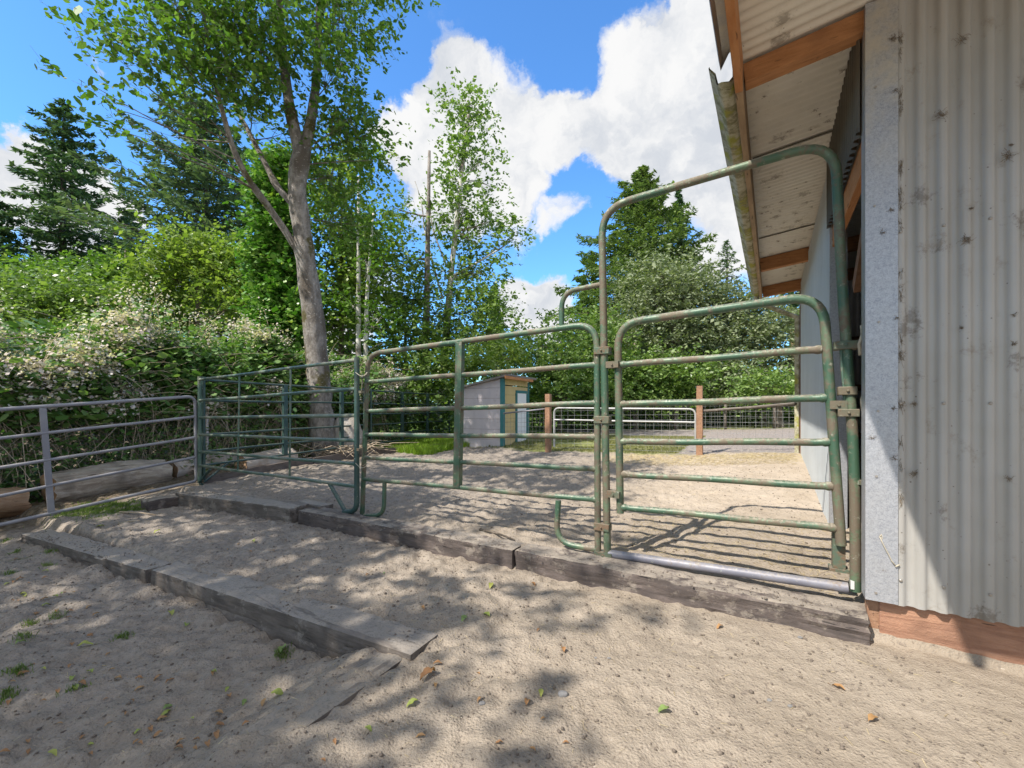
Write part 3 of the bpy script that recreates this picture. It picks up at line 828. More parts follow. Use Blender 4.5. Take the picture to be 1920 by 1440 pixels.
# grey five-rail gate
A_ = aty(0, 800, 4.77); B_ = aty(362, 800, 6.30)
PS = Plane(B_, A_)
g4 = thing('pipe_gate', 'grey five-rail pipe gate running off the left edge of the photo', 'gate', (*((A_ + B_) / 2)[:2], gz(*((A_ + B_) / 2)[:2])))
def lin(x, x0, y0, x1, y1): return y0 + (y1 - y0) * (x - x0) / (x1 - x0)
XL = -420
tube_part('frame', [PS(XL, lin(XL, 0, 768, 360, 744)), PS(366, 743), PS(368, 902), PS(XL, lin(XL, 0, 983, 368, 900))], .022, M_GREYP, g4, 12, [.11, .05])
for (a, b) in ((822, 781), (877, 820), (930, 857)):
    tube_part('rail', [PS(XL, lin(XL, 0, a, 366, b)), PS(366, b)], .019, M_GREYP, g4)
m_ = MB(); a_, b_2 = PS(80, 765), PS(97, 972); nS = np.array([*PS.n, 0]); dS = np.array([*PS.d, 0])
m_.box((a_ + b_2) / 2, (a_ - b_2) / 2, dS * .03, nS * .014); m_.build('upright', M_GREYP, g4)

# corner hinge posts of the panel/gate junction
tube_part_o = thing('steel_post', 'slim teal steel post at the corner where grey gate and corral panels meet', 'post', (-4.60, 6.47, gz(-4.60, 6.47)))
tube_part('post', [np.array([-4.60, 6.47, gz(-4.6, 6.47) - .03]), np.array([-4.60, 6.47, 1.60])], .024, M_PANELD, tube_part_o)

# ------------------------------------------------------------------ barn
Un = np.array([*U, 0]); Vn = np.array([*V, 0])
bc = ws(0, 0); barn = thing('metal_barn', 'white corrugated metal barn with an open eave and galvanised corner trim', 'barn', (bc[0], bc[1], .05))


def corr(name, mat, parent, o, along, up, L, H, period=.076, amp=.009, nrm=None, nz=14, dent=.0, seed=0, per=10):
    """corrugated sheet: ribs run along `up`, profile waves along `along`"""
    along = np.asarray(along, float); up = np.asarray(up, float); nrm = np.asarray(nrm, float)
    n = int(L / period * per); A = np.linspace(0, L, n + 1); B = np.linspace(0, H, nz + 1)
    AA, BB = np.meshgrid(A, B, indexing='ij')
    ph = AA / period * 2 * math.pi
    wv_ = np.tanh(2.6 * np.sin(ph)) / np.tanh(2.6) * amp
    q = np.stack([AA, BB, AA * 0 + seed], -1).reshape(-1, 3)
    wv_ = wv_ + dent * n3d(q, 1.7, seed).reshape(AA.shape)
    P = np.asarray(o, float) + AA[..., None] * along + BB[..., None] * up + wv_[..., None] * nrm
    id_ = np.arange(AA.size).reshape(AA.shape)
    f = np.stack([id_[:-1, :-1], id_[1:, :-1], id_[1:, 1:], id_[:-1, 1:]], -1).reshape(-1, 4)
    return link_mesh(name, P.reshape(-1, 3), f, mat, parent, smooth=True)

ROOF0 = 3.36; RS = -.11
def rz(w): return ROOF0 + RS * w
# front wall sheets
corr('front_wall', M_SHEET, barn, ws(-.115, -.022, .292), -Un, (0, 0, 1), 3.6, 3.3, .0785, .010, -Vn, 40, .006, 2)
m_ = MB(); m_.wsbox(-.06, -3.7, .012, .065, -.06, .36); ob = m_.build('skirt_board', M_BOARD, barn)
rough_board = ob
for z in (.42, 1.30, 2.15):
    for k in range(8):
        p = ws(-.115 - .0785 * (.25 + 2 * k), -.034, z + .004 * math.sin(k * 3.1)); MB().tube([p, p - Vn * .003, p - Vn * .006], [.0075, .0075, .004], 8).build('screw', M_SCREW, barn)
# corner trim, L-shaped
m_ = MB(); m_.wsbox(.004, -.124, -.040, -.034, .298, 3.34); m_.wsbox(.004, -.002, -.034, .075, .298, 3.34)
m_.wsbox(-.124, -.121, -.034, -.014, .298, 3.34)
trim = m_.build('corner_trim', M_ZINC, barn)
for z in (.34, .93, 1.26, 1.71, 2.3, 2.9):
    m_ = MB(); p = ws(-.03 - .02 * (z * 7 % 1), -.041, z); m_.tube([p, p - Vn * .004], .006, 8)
    m_.build('screw', M_SCREW, trim)
# corner post behind the trim
m_ = MB(); m_.wsbox(-.012, -.10, .02, .09, -.05, 3.15); m_.build('corner_post', M_POST, barn)
# twine caught on the trim
q = [ws(-.052, -.045, .628), ws(-.062, -.052, .60), ws(-.074, -.048, .572), ws(-.088, -.05, .54), ws(-.098, -.047, .515), ws(-.112, -.05, .495)]
m_ = MB(); m_.tube(q, .0025, 6); m_.tube([q[0], q[0] + np.array([.008, 0, .01]), q[0] + np.array([.014, 0, -.012]), q[0] + np.array([.0, 0, -.006])], .003, 6); m_.tube([q[-1] - np.array([0, 0, .006]), q[-1] + np.array([.02, 0, .004])], .0035, 6)
tag(m_.build('twine', M_STRING, None, True, origin=q[0]), 'scrap of pale baling twine hanging from the galvanised corner trim', 'twine')
# roof
corr('roof_sheet', M_SOFFIT, barn, ws(.60, -2.45, rz(.60)), Vn, np.array([*(-U), -RS]) , 8.40, 4.4, .072, .006, (0, 0, 1), 10, .004, 5, per=8)
m_ = MB(); m_.wsbox(.598, .558, -2.46, -.04, rz(.58) - .20, rz(.58) - .008); m_.build('fascia', M_PINEV, barn)
m_ = MB(); m_.wsbox(.598, .558, -.035, 5.9, rz(.58) - .20, rz(.58) - .008); m_.build('fascia', M_GREYWOOD, barn, )
for s0 in (-2.44, .004, 4.02, 5.72):
    m_ = MB(); h_ = .112 if s0 < 1 else .17
    a = ws(.556, s0 + .045, rz(.556) - .012 - h_ / 2); b = ws(-3.6, s0 + .045, rz(-3.6) - .012 - h_ / 2)
    m_.bar(a, b, .045, h_ / 2); m_.build('rafter', M_PINE, barn)
# dark purlin gap strip under the sheets where two sheets lap
for s0 in (1.18, 3.2):
    m_ = MB(); a = ws(.55, s0, rz(.55) - .0075); b = ws(-.1, s0, rz(-.1) - .0075); m_.bar(a, b, .008, .003); m_.build('sheet_lap', M_HEADER, barn)
# gutter along the eave (starts at the barn corner), open profile
prof = [(.604, .0), (.604, -.115), (.625, -.13), (.672, -.13), (.695, -.10), (.705, -.055), (.735, -.03), (.74, .0), (.734, .0), (.728, -.025), (.698, -.05), (.688, -.095), (.668, -.123), (.628, -.123), (.610, -.110), (.610, .0)]
vs = []; fs = []; K = len(prof); ss = np.arange(-.06, 6.0, .12)
for i, s0 in enumerate(ss):
    for (w0, z0) in prof:
        dz = .004 * math.sin(s0 * 5.1) + (.008 * math.sin(s0 * 31 + w0 * 90) if i == 0 else 0)
        vs.append(ws(w0, s0 + (.02 * math.sin(w0 * 120 + z0 * 60) if i == 0 else 0), rz(.60) - .005 + z0 + dz))
    if i:
        for j in range(K): fs.append(((i - 1) * K + j, (i - 1) * K + (j + 1) % K, i * K + (j + 1) % K, i * K + j))
fs.append(tuple((len(ss) - 1) * K + j for j in range(K)))
gut = smooth_caps(link_mesh('gutter', vs, fs, M_GUT, barn), 45)
# torn front length of flashing
vs = []; fs = []
zt = rz(.60) - .008
pr = [(.603, 0), (.66, -.01), (.672, -.07), (.668, -.075), (.655, -.018), (.603, -.010)]
ss = [-.62, -.5, -.4, -.3, -.22, -.14]
for i, s0 in enumerate(ss):
    for j, (w0, z0) in enumerate(pr): vs.append(ws(w0, s0 + (.05 * math.sin(j * 2.3) if i == 5 else 0), zt + z0))
    if i:
        for j in range(6): fs.append(((i - 1) * 6 + j, (i - 1) * 6 + (j + 1) % 6, i * 6 + (j + 1) % 6, i * 6 + j))
fs.append((30, 31, 32, 33, 34, 35))
link_mesh('drip_flashing', vs, fs, M_ZINC, barn)
# downspout
zg = rz(.6) - .13
sp_pts = [ws(.65, 5.86, zg + .02), ws(.65, 5.86, zg - .10), ws(.05, 5.90, zg - .42), ws(.05, 5.90, .40)]
m_ = MB()
for a, b in zip(sp_pts[:-1], sp_pts[1:]): m_.bar(a, b + (b - a) / np.linalg.norm(b - a) * .02, .032, .026, up=(.3, .2, .1))
m_.build('downspout', M_GUT, barn)
# long side wall
corr('side_wall', M_SHEETL, barn, ws(.0, 1.60, .12), Vn, (0, 0, 1), 4.25, 3.16, .0785, .009, Un, 6, .003, 3)
m_ = MB(); m_.wsbox(.006, .001, 1.55, 1.66, .12, 3.27); m_.wsbox(.006, -.11, 1.545, 1.551, .12, 3.27); m_.build('jamb_trim', M_ZINC, barn)
m_ = MB(); m_.wsbox(-.005, -.10, 1.556, 1.65, .0, 3.2); m_.wsbox(-.02, -.10, 1.66, 5.8, 2.1, 2.19); m_.build('jamb_post', M_DARKWOOD, barn)
m_ = MB(); m_.wsbox(.02, -.08, 5.78, 5.88, .1, 3.24); m_.build('far_corner_post', M_DARKWOOD, barn)
# header over the opening
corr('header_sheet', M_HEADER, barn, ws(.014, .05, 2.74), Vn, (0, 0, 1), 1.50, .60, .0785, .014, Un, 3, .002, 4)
m_ = MB(); m_.wsbox(-.012, -.055, .09, 1.545, 2.58, 2.76); m_.build('header_beam', M_PINEV, barn)
m_ = MB(); m_.bar(ws(-.09, .12, 2.75), ws(-.09, .95, 2.1), .02, .045); m_.build('knee_brace', M_DARKWOOD, barn)
# inside
corr('inner_wall', M_SHEETL, barn, ws(-3.6, 0, .05), Vn, (0, 0, 1), 5.8, 3.5, .0785, .009, Un, 4, .0, 6, per=6)
corr('rear_wall', M_SHEETL, barn, ws(0.0, 5.83, .2), -Un, (0, 0, 1), 3.6, 3.1, .0785, .009, -Vn, 4, .0, 6, per=6)
m_ = MB()
for z in (.75, 1.5, 2.25): m_.wsbox(-.12, -3.6, 5.72, 5.78, z, z + .09)
m_.build('girts', M_DARKWOOD, barn)
for s0 in (2.6, 4.2):
    m_ = MB(); m_.wsbox(-1.6, -1.72, s0, s0 + .12, .1, 3.35); m_.build('inner_post', M_DARKWOOD, barn)
# hose coils on the inside of the opening
cl = thing('hose_coils', 'dark coiled hose hanging just inside the barn opening', 'hose', ws(-.16, .42, .5))
for k, z in enumerate((.55, .78, 1.02, 1.22)):
    pts = []
    for i in range(25):
        t = 2 * math.pi * i / 24; pts.append(ws(-.13 - .02 * k, .36 + .13 * math.cos(t), z + .09 * math.sin(t)))
    tube_part('loop', pts, .008, M_WIRED, cl, 6)
# white wired insulators dangling at the right post
for (w_, s_, z_) in ((.0, .10, 1.72), (-.01, .09, 1.42)):
    o = MB().tube([ws(w_, s_, z_), ws(w_ - .01, s_, z_ - .05), ws(w_ + .01, s_, z_ - .1), ws(w_, s_, z_ - .16)], [.008, .014, .008, .014], 6).build('rope_end', M_STRING, None, True, origin=ws(w_, s_, z_))
    tag(o, 'frayed pale rope end dangling between gate post and trim, ' + ('upper one' if z_ > 1.6 else 'lower one'), 'rope')

# dusty cobweb clots: small matted tufts stuck on sheet, trim and soffit
M_WEB, t_, b_ = new_mat('dusty_cobweb'); b_.inputs['Base Color'].default_value = (.17, .135, .095, 1); b_.inputs['Roughness'].default_value = 1
m_ = MB(); rr = random.Random(5)
def clot(c, nrm, a, b, r, n):
    c = np.asarray(c); 
    for i in range(n):
        an = rr.random() * 6.283; L = r * rr.uniform(.3, 1.5)
        st = c + a * rr.gauss(0, r * .35) + b * rr.gauss(0, r * .35); pts = [st + nrm * .002]
        for k in range(3):
            an += rr.gauss(0, .7); st = st + (a * math.cos(an) + b * math.sin(an)) * L / 3; pts.append(st + nrm * rr.uniform(.001, .006))
        m_.tube(pts, rr.uniform(.0004, .0009), 3, False)
for i in range(30):
    w_ = -rr.uniform(.14, 1.3); z_ = rr.uniform(.6, 3.2)
    clot(ws(w_, -.033, z_), -Vn, Un, np.array([0, 0, 1.]), rr.choice([.006, .010, .014, .022]), rr.randint(16, 46))
for i in range(9): clot(ws(-rr.uniform(.01, .12), -.041, rr.uniform(.7, 3.3)), -Vn, Un, np.array([0, 0, 1.]), .012, 18)
for i in range(26):
    z_ = rr.uniform(.8, 3.3); clot(ws(-.135, -.032, z_), -Vn, Un * .4, np.array([0, 0, 1.]), .03, 14)
for i in range(60):
    w_ = rr.uniform(.02, .52); s_ = rr.uniform(.1, 5.4); clot(ws(w_, s_, rz(w_) - .010), np.array([0, 0, -1.]), Un, Vn, rr.choice([.012, .02, .04]), 16)
tag(m_.build('cobwebs', M_WEB, None, origin=ws(-.5, -.04, 1.6)), 'dusty cobweb clots stuck to the corrugated wall and the roof underside', 'cobwebs', kind='stuff')

# ------------------------------------------------------------------ shed, far fences
sd_ = np.array([.37, .93, 0]); sd_ /= np.linalg.norm(sd_); su_ = np.array([-sd_[1], sd_[0], 0])
S0 = np.array([-.245, 10.6, .20]); shed = thing('garden_shed', 'small lean-to shed with a grey board side, yellow front and teal trim', 'shed', S0)
Lg, Ly = 1.04, 1.85
def zroof(a): return 1.90 - .22 * a        # falls towards the left
for i in range(7):
    z0 = .16 + i * .2525; z1 = z0 + .247
    m_ = MB(); top0 = min(z1, zroof(0)); top1 = min(z1, zroof(Lg))
    if top0 <= z0: continue
    a = S0 * [1, 1, 0]; b = a + su_ * Lg; nn = -sd_ * (.012 + .004 * (i % 2))
    vs = [a + nn + [0, 0, z0], b + nn + [0, 0, z0], b + nn + [0, 0, max(top1, z0 + .01)], a + nn + [0, 0, top0]]
    vs += [v - nn for v in vs]
    m_.add(vs, [(0, 3, 2, 1), (0, 1, 5, 4), (1, 2, 6, 5), (2, 3, 7, 6), (3, 0, 4, 7), (4, 5, 6, 7)])
    m_.build('side_board', M_SHED, shed)
c = S0 * [1, 1, 0]
m_ = MB(); m_.box(c + su_ * Lg / 2 + sd_ * Ly / 2 + [0, 0, .9], su_ * (Lg / 2 - .002), sd_ * (Ly / 2 - .002), np.array([0, 0, .76])); m_.build('core_wall', M_DARKWOOD, shed)
for i in range(8):
    z0 = .16 + i * .225; m_ = MB(); m_.box(c + sd_ * Ly / 2 - su_ * .012 + [0, 0, z0 + .11], sd_ * Ly / 2, su_ * (.010 + .002 * (i % 2)), np.array([0, 0, .110 if i < 7 else .09])); m_.build('front_board', M_YEL, shed)
m_ = MB(); m_.box(c - su_ * .01 + sd_ * .02 + [0, 0, 1.03], su_ * .045, sd_ * .05, np.array([0, 0, .87])); m_.build('corner_trim', M_TEAL, shed)
m_ = MB(); m_.box(c + sd_ * 1.83 - su_ * .01 + [0, 0, 1.0], su_ * .03, sd_ * .05, np.array([0, 0, .86])); m_.build('corner_trim', M_TEAL, shed)
dr = MB(); dr.box(c + sd_ * 1.27 - su_ * .035 + [0, 0, .86], su_ * .015, sd_ * .33, np.array([0, 0, .70])); door = dr.build('door', M_DOOR, shed)
m_ = MB(); m_.box(c + sd_ * 1.27 - su_ * .032 + [0, 0, 1.60], su_ * .02, sd_ * .41, np.array([0, 0, .035]))
for q in (.88, 1.66): m_.box(c + sd_ * q - su_ * .032 + [0, 0, .86], su_ * .02, sd_ * .045, np.array([0, 0, .70]))
m_.build('door_frame', M_TEAL, door)
m_ = MB(); vs = []
for (a, b) in ((-.22, -.15), (Lg + .12, -.15), (Lg + .12, Ly + .15), (-.22, Ly + .15)):
    for dz in (0, .05): vs.append(c + su_ * a + sd_ * b + [0, 0, zroof(a) + .005 + dz])
m_.add(vs, [(0, 2, 4, 6), (1, 7, 5, 3), (0, 1, 3, 2), (2, 3, 5, 4), (4, 5, 7, 6), (6, 7, 1, 0)]); m_.build('roof', M_ROOFD, shed)
m_ = MB(); m_.box(c - su_ * .21 + sd_ * .7 + [0, 0, zroof(-.2) - .03], su_ * .012, sd_ * 1.0, np.array([0, 0, .035])); m_.build('fascia', M_PINEV, shed)

def FT(w, z=0): return ws(w, 5.82, z)


def wire_mesh(name, parent, P, L, H, dx, dz, r, mat):
    m = MB(); n = int(L / dx)
    for i in range(n + 1): m.tube([P(i * dx, 0), P(i * dx, H)], r, 3, False)
    k = int(H / dz)
    for j in range(k + 1): m.tube([P(x, j * dz) for x in np.linspace(0, L, max(2, int(L / .4)))], r, 3, False)
    return m.build(name, mat, parent)


def post_thing(label, p, h, r, mat=M_POST, name='fence_post', cat='post', group=None):
    t = rough_box(name, np.array([p[0], p[1], p[2] + h / 2 - .1]), np.array([0, 0, h / 2 + .1]), np.array([*U, 0]) * r, np.array([*V, 0]) * r, mat, res=.05, amp=.004, seed=int(p[0] * 10) % 9, label=label, cat=cat, group=group, rnd=.008)
    return t
pa = aty(1312, 850, 8.08); pb = aty(1028, 842, 9.66)
post_thing('square cedar fence post right of the white pipe gate', pa, 1.25, .055, group='cedar posts of the back fence')
post_thing('square cedar fence post left of the white pipe gate', pb, 1.22, .058, group='cedar posts of the back fence')
GB = Plane(pa, pb)
wg = thing('pipe_gate', 'white two-rail pipe gate with wire mesh between the cedar posts', 'gate', GB(1170, 850))
tube_part('frame', [GB(1039, 838), GB(1039, 765), GB(1304, 767), GB(1304, 846)], .019, M_WHITEP, wg, 8, [.12, .12])
tube_part('rail', [GB(1039, 787), GB(1304, 792)], .017, M_WHITEP, wg, 8)
g0, g1_ = GB(1041, 800), GB(1302, 800); Lw = np.linalg.norm(g1_[:2] - g0[:2])
def PG(x, h):
    p = g0 + (g1_ - g0) * x / Lw; return np.array([p[0], p[1], .33 + .06 * x / Lw + h])
wire_mesh('wire_mesh', wg, PG, Lw, .86, .15, .10, .0022, M_WIRE)
# woven wire between post and barn, with a rough pole rail on top
q0 = pa; q1 = ws(.06, 5.90); Lf = np.linalg.norm(q1[:2] - q0[:2])
def PF(x, h):
    xy = q0[:2] + (q1[:2] - q0[:2]) * x / Lf; return np.array([*xy, .36 + h])
wf = thing('wire_fence', 'woven wire fence with a rough pole rail between cedar post and barn', 'fence', PF(Lf / 2, 0))
wire_mesh('wire_mesh', wf, PF, Lf, .82, .10, .10, .0022, M_WIRE)
m_ = MB(); m_.tube([PF(0, .79), PF(Lf * .3, .83), PF(Lf * .6, .87), PF(Lf, .93)], [.022, .024, .026, .03], 8); m_.build('pole_rail', M_TIEL, wf, True)
# short fence from the shed to the left cedar post
q2 = np.array([-.20, 10.35]); q3 = pb[:2]; Lh = np.linalg.norm(q3 - q2)
def PH(x, h):
    xy = q2 + (q3 - q2) * x / Lh; return np.array([*xy, .24 + .04 * x / Lh + h])
wh = thing('wire_fence', 'short woven wire fence with a pipe top rail between yellow shed and cedar post', 'fence', PH(Lh / 2, 0))
wire_mesh('wire_mesh', wh, PH, Lh, .84, .10, .10, .0022, M_WIRED)
m_ = MB(); m_.tube([PH(0, .82), PH(Lh, .9)], .018, 8); m_.build('top_rail', M_BAR, wh, True)
# second fence farther back
fa, fb = aty(1020, 800, 18.5), aty(1540, 805, 14.2)
Lk = np.linalg.norm(fb[:2] - fa[:2])
def PK(x, h):
    xy = fa[:2] + (fb[:2] - fa[:2]) * x / Lk; return np.array([*xy, gz(*xy, False) + h])
wk = thing('wire_fence', 'distant grey wire mesh fence in front of the dark hedge', 'fence', PK(Lk / 2, 0))
wire_mesh('wire_mesh', wk, PK, Lk, .95, .16, .12, .003, M_WIRE)
for px in (1085, 1150, 1220, 1300, 1390, 1470):
    x = Lk * (px - 1020) / 520.; m_ = MB(); m_.tube([PK(x, -.05), PK(x, 1.05)], .045, 8); m_.build('post', M_TIEL, wk, True)
# board edging of the yard along the far panels
M_EDGE = mat_wood('edging_board', (.10, .08, .065), (.16, .13, .11), V, dark=(.05, .04, .035))
ed = thing('yard_edging', 'low dark board edging along the left and back sides of the sand yard', 'edging', (-3.9, 8.0, .1))
for a, b in (((-4.55, 6.45), (-3.75, 8.2)), ((-3.74, 8.22), (-3.02, 9.75)), ((-3.0, 9.77), (-1.30, 10.85))):
    m_ = MB(); m_.bar(np.array([*a, gz(*a, False) + .03]), np.array([*b, gz(*b, False) + .045]), .025, .085); m_.build('board', M_EDGE, ed)

# ------------------------------------------------------------------ vegetation
def unit(n):
    v = RNG.normal(size=(n, 3)); return v / np.linalg.norm(v, axis=1, keepdims=True)


LEAF6 = np.array([(0, 0), (.28, .42), (.62, .40), (1, 0), (.62, -.40), (.28, -.42)])
LEAF4 = np.array([(0, 0), (.45, .5), (1, 0), (.45, -.5)])
def leaves(name, P, size, mat, parent, aspect=.62, up=.6, shape=4, droop=0.0, axis=None, fold=0.0, kind=None):
    P = np.asarray(P); n = len(P)
    nrm = unit(n); nrm[:, 2] = np.abs(nrm[:, 2]) + up; nrm /= np.linalg.norm(nrm, axis=1, keepdims=True)
    t = unit(n) if axis is None else axis + unit(n) * .45
    t[:, 2] -= droop
    t -= nrm * (t * nrm).sum(1, keepdims=True); t /= np.linalg.norm(t, axis=1, keepdims=True) + 1e-9
    b = np.cross(nrm, t)
    sz = (size * np.exp(RNG.normal(size=n) * .28))[:, None]
    S = LEAF6 if shape == 6 else LEAF4
    k = len(S)
    vs = np.stack([P + t * sz * (sx - .5) + b * sz * aspect * sy + nrm * sz * fold * abs(sy) for sx, sy in S], 1).reshape(-1, 3)
    f = np.arange(n * k).reshape(n, k)
    return link_mesh(name, vs, f, mat, parent, rnd=RNG.random(n))


def bez(a, b, sag=.15, n=5, jit=.05):
    a = np.asarray(a); b = np.asarray(b); L = np.linalg.norm(b - a)
    m = (a + b) / 2 + np.array([0, 0, sag * L]) + RNG.normal(size=3) * jit * L
    return [(1 - t) ** 2 * a + 2 * t * (1 - t) * m + t * t * b for t in np.linspace(0, 1, n)]


def leafy(name, label, cat, base, trunks, clumps, leaf, lmat, bmat, sub_r=.35, per=45, aspect=.6, shape=4, up=.5, twigs=True, group=None, flat=.55, btaper=.6, limb_r=.05, droop=.2, stalks=False):
    """trunks: list of (pts, r0, r1) in world space; clumps: (centre, (rx,ry,rz), n leaves)"""
    T = thing(name, label, cat, base, group)
    mb = MB(); nodes = []
    for pts, r0, r1 in trunks:
        pts = [np.asarray(p, float) for p in pts]
        # smooth by Catmull-Rom
        q = []
        for i in range(len(pts) - 1):
            p0 = pts[max(i - 1, 0)]; p1 = pts[i]; p2 = pts[i + 1]; p3 = pts[min(i + 2, len(pts) - 1)]
            for t in np.linspace(0, 1, 5)[:-1]:
                q.append(.5 * ((2 * p1) + (-p0 + p2) * t + (2 * p0 - 5 * p1 + 4 * p2 - p3) * t * t + (-p0 + 3 * p1 - 3 * p2 + p3) * t ** 3))
        q.append(pts[-1]); n = len(q)
        rs = [r0 + (r1 - r0) * (i / (n - 1)) ** .8 for i in range(n)] if np.isscalar(r0) else list(np.interp(np.linspace(0, 1, n), np.linspace(0, 1, len(r0)), r0))
        rs = [r * (1 + .06 * RNG.normal()) for r in rs]
        mb.tube(q, rs, 12)
        nodes += [(q[i], rs[i]) for i in range(n // 4, n)]
    NP = np.array([q for q, _ in nodes])
    LP = []; AX = []
    tw = MB()
    for (c, rad, nl) in clumps:
        c = np.asarray(c, float); rad = np.asarray(rad, float)
        # limb from the trunk: nearest node, preferring lower ones
        dist = np.linalg.norm(NP - c, axis=1) + .8 * np.clip(NP[:, 2] - c[2] + .3, 0, 99)
        i = int(np.argmin(dist)); a = NP[i]
        r0 = min(nodes[i][1] * .6, limb_r * (1 + np.linalg.norm(c - a) * .12))
        pts = bez(a, c, -.05 if c[2] > a[2] else .15, 6)
        tw.tube(pts, list(np.linspace(r0, r0 * .25, 6)), 5, False)
        m = max(1, int(nl / per))
        d = unit(m) * (RNG.random((m, 1)) ** .42)
        sc = c + d * rad
        for s_ in sc:
            if twigs: tw.tube(bez(pts[RNG.integers(2, 6)], s_, .03, 4, .08), [max(r0 * .22, .004), .004, .003, .002], 3, False)
        cnt = RNG.multinomial(nl, RNG.dirichlet(np.ones(m) * 2.5))
        ids = np.repeat(np.arange(m), cnt)
        # leaves sit in rows along short twigs
        grp = 7; nt = len(ids) // grp + 1
        tid = ids[np.minimum(np.arange(nt) * grp, len(ids) - 1)]
        spread = (.5 + 1.0 * RNG.random(m))[tid][:, None]
        st = sc[tid] + RNG.normal(size=(nt, 3)) * sub_r * spread * np.array([1, 1, flat])
        dr_ = unit(nt) + .5 * (st - a) / (np.linalg.norm(st - a, axis=1, keepdims=True) + 1e-6) + np.array([0, 0, -.15]); dr_ /= np.linalg.norm(dr_, axis=1, keepdims=True)
        ln_ = leaf * RNG.uniform(2.0, 4.2, (nt, 1))
        u_ = np.tile(np.linspace(0.05, 1, grp), nt)[:len(ids)]; ti = np.repeat(np.arange(nt), grp)[:len(ids)]
        sgn = np.where(np.arange(len(ids)) % 2, 1., -1.)[:, None]
        sdv = np.cross(dr_[ti], [0, 0, 1.]) * sgn
        LP.append(st[ti] + dr_[ti] * ln_[ti] * u_[:, None] + sdv * leaf * .4 + RNG.normal(size=(len(ids), 3)) * leaf * .22)
        AX.append(sdv * .9 + dr_[ti] * .8)
        if stalks:
            for q1, q2 in zip(st, st + dr_ * ln_): tw.tube([q1, q2], [.0028, .0015], 3, False)
    trunk = mb.build('trunk', bmat, T, True)
    if tw.n: tw.build('branches', bmat, T, True)
    P = np.concatenate(LP)
    leaves('crown', P, leaf, lmat, T, aspect, up, shape, droop, np.concatenate(AX))
    return T


def pc(px, py, Y, rx, ry, rd, n):
    """clump given where it stands: direction, distance, radii"""
    k = Y / F; return (aty(px, py, Y), (rx * k, rd, ry * k), n)


def conifer(label, px, ptop, Y, rpx, base_z=.1, nbr=110, mat=None, dens=1.0, start=.12, droop=.25, up0=.25, bmat=None, seed=1, spray=.34, lean=0, asym=0, name='conifer_tree', pw=.85, group='conifers behind the yard'):
    top = aty(px + lean, ptop, Y); X = (px - 960) / F * Y; H = top[2] - base_z; Rm = rpx / F * Y
    base = np.array([X, Y, base_z]); T = thing(name, label, 'tree', base, group)
    rg = np.random.default_rng(seed)
    tr = [base + (top - base) * t + np.array([math.sin(t * 5 + seed) * .05, 0, 0]) for t in np.linspace(0, 1, 14)]
    r0 = H * .014 + .05; MB().tube(tr, list(np.linspace(r0, .015, 14)), 10).build('trunk', bmat or M_BARKD, T, True)
    br = MB(); P = []; A = []
    for i in range(nbr):
        t = start + (1 - start) * (i + rg.random()) / nbr
        az = i * 2.399963 + rg.normal() * .35
        o = base + (top - base) * t
        prof = (1 - t) ** pw * min(1.0, .55 + (t - start) * 2.6)
        L = max(.12, Rm * prof * rg.uniform(.62, 1.2) * (1 + asym * math.cos(az)))
        d = np.array([math.cos(az), math.sin(az), 0.])
        rise = up0 * (.3 + t) - .12 + rg.normal() * .10
        ns = max(5, int(L / .16)); u_ = np.linspace(0, 1, ns)
        pts = o + d * (u_ * L)[:, None] + np.array([0, 0, 1.]) * ((rise * u_ - droop * u_ ** 2 + .10 * u_ ** 4) * L)[:, None]
        br.tube(list(pts[::max(1, ns // 4)]), list(np.linspace(.010 + L * .009, .004, len(pts[::max(1, ns // 4)]))), 4, False)
        side = np.cross(d, [0, 0, 1.])
        k = int((18 + L * 46) * dens)
        uu = rg.random(k) ** .75; uu = uu * (1 - .25 * (rg.random() < .3)); base_p = np.stack([np.interp(uu, u_, pts[:, c_]) for c_ in range(3)], 1)
        wdt = L * .26 * (1.02 - uu) + .10
        sg = rg.uniform(-1, 1, k)
        p = base_p + side * (sg * wdt)[:, None] + d * (np.abs(sg) * wdt * .35)[:, None] + np.array([0, 0, 1.]) * (-np.abs(sg) * wdt * .35 + rg.normal(size=k) * .045 * (1 + L * .25) - .03)[:, None]
        P.append(p); A.append(d * .7 + side * np.sign(sg)[:, None] * .8 + np.array([0, 0, -.25]))
    br.build('branches', bmat or M_BARKD, T)
    P = np.concatenate(P); A = np.concatenate(A)
    leaves('needles', P, spray * .8, mat or M_FIR, T, .34, .8, 4, .1, A)
    return T


M_BARKD = mat_bark('dark_conifer_bark', (.07, .055, .045), (.14, .11, .09), None, 8)
M_ALDER = mat_bark('pale_grey_bark', (.17, .15, .13), (.36, .33, .30), (.12, .10, .08), 11, .45, moss=(.10, .085, .03))
M_BIRCH = mat_bark('white_grey_bark', (.52, .51, .48), (.70, .68, .64), (.20, .17, .14), 6, 1.2)
M_TWIG = mat_bark('brown_branch_bark', (.12, .095, .07), (.22, .18, .14), None, 10)
M_CANE, t_, b_ = new_mat('dry_bramble_cane'); t_.put(b_.inputs['Base Color'], t_.mix(t_.noise(5, 4, .6, t_.pos()), (.26, .19, .12), (.55, .46, .34))); b_.inputs['Roughness'].default_value = .8
M_FIR = mat_leaf('fir_needles', [(.030, .072, .045), (.065, .135, .068), (.14, .22, .10)], .28)
M_FIRB = mat_leaf('blue_fir_needles', [(.050, .105, .078), (.11, .18, .11), (.20, .27, .15)], .3)
M_FIRL = mat_leaf('light_cypress_needles', [(.065, .115, .045), (.135, .205, .065), (.23, .31, .10)], .32)
M_L1 = mat_leaf('fresh_tree_leaf', [(.055, .12, .020), (.105, .215, .035), (.21, .34, .07)], .45)
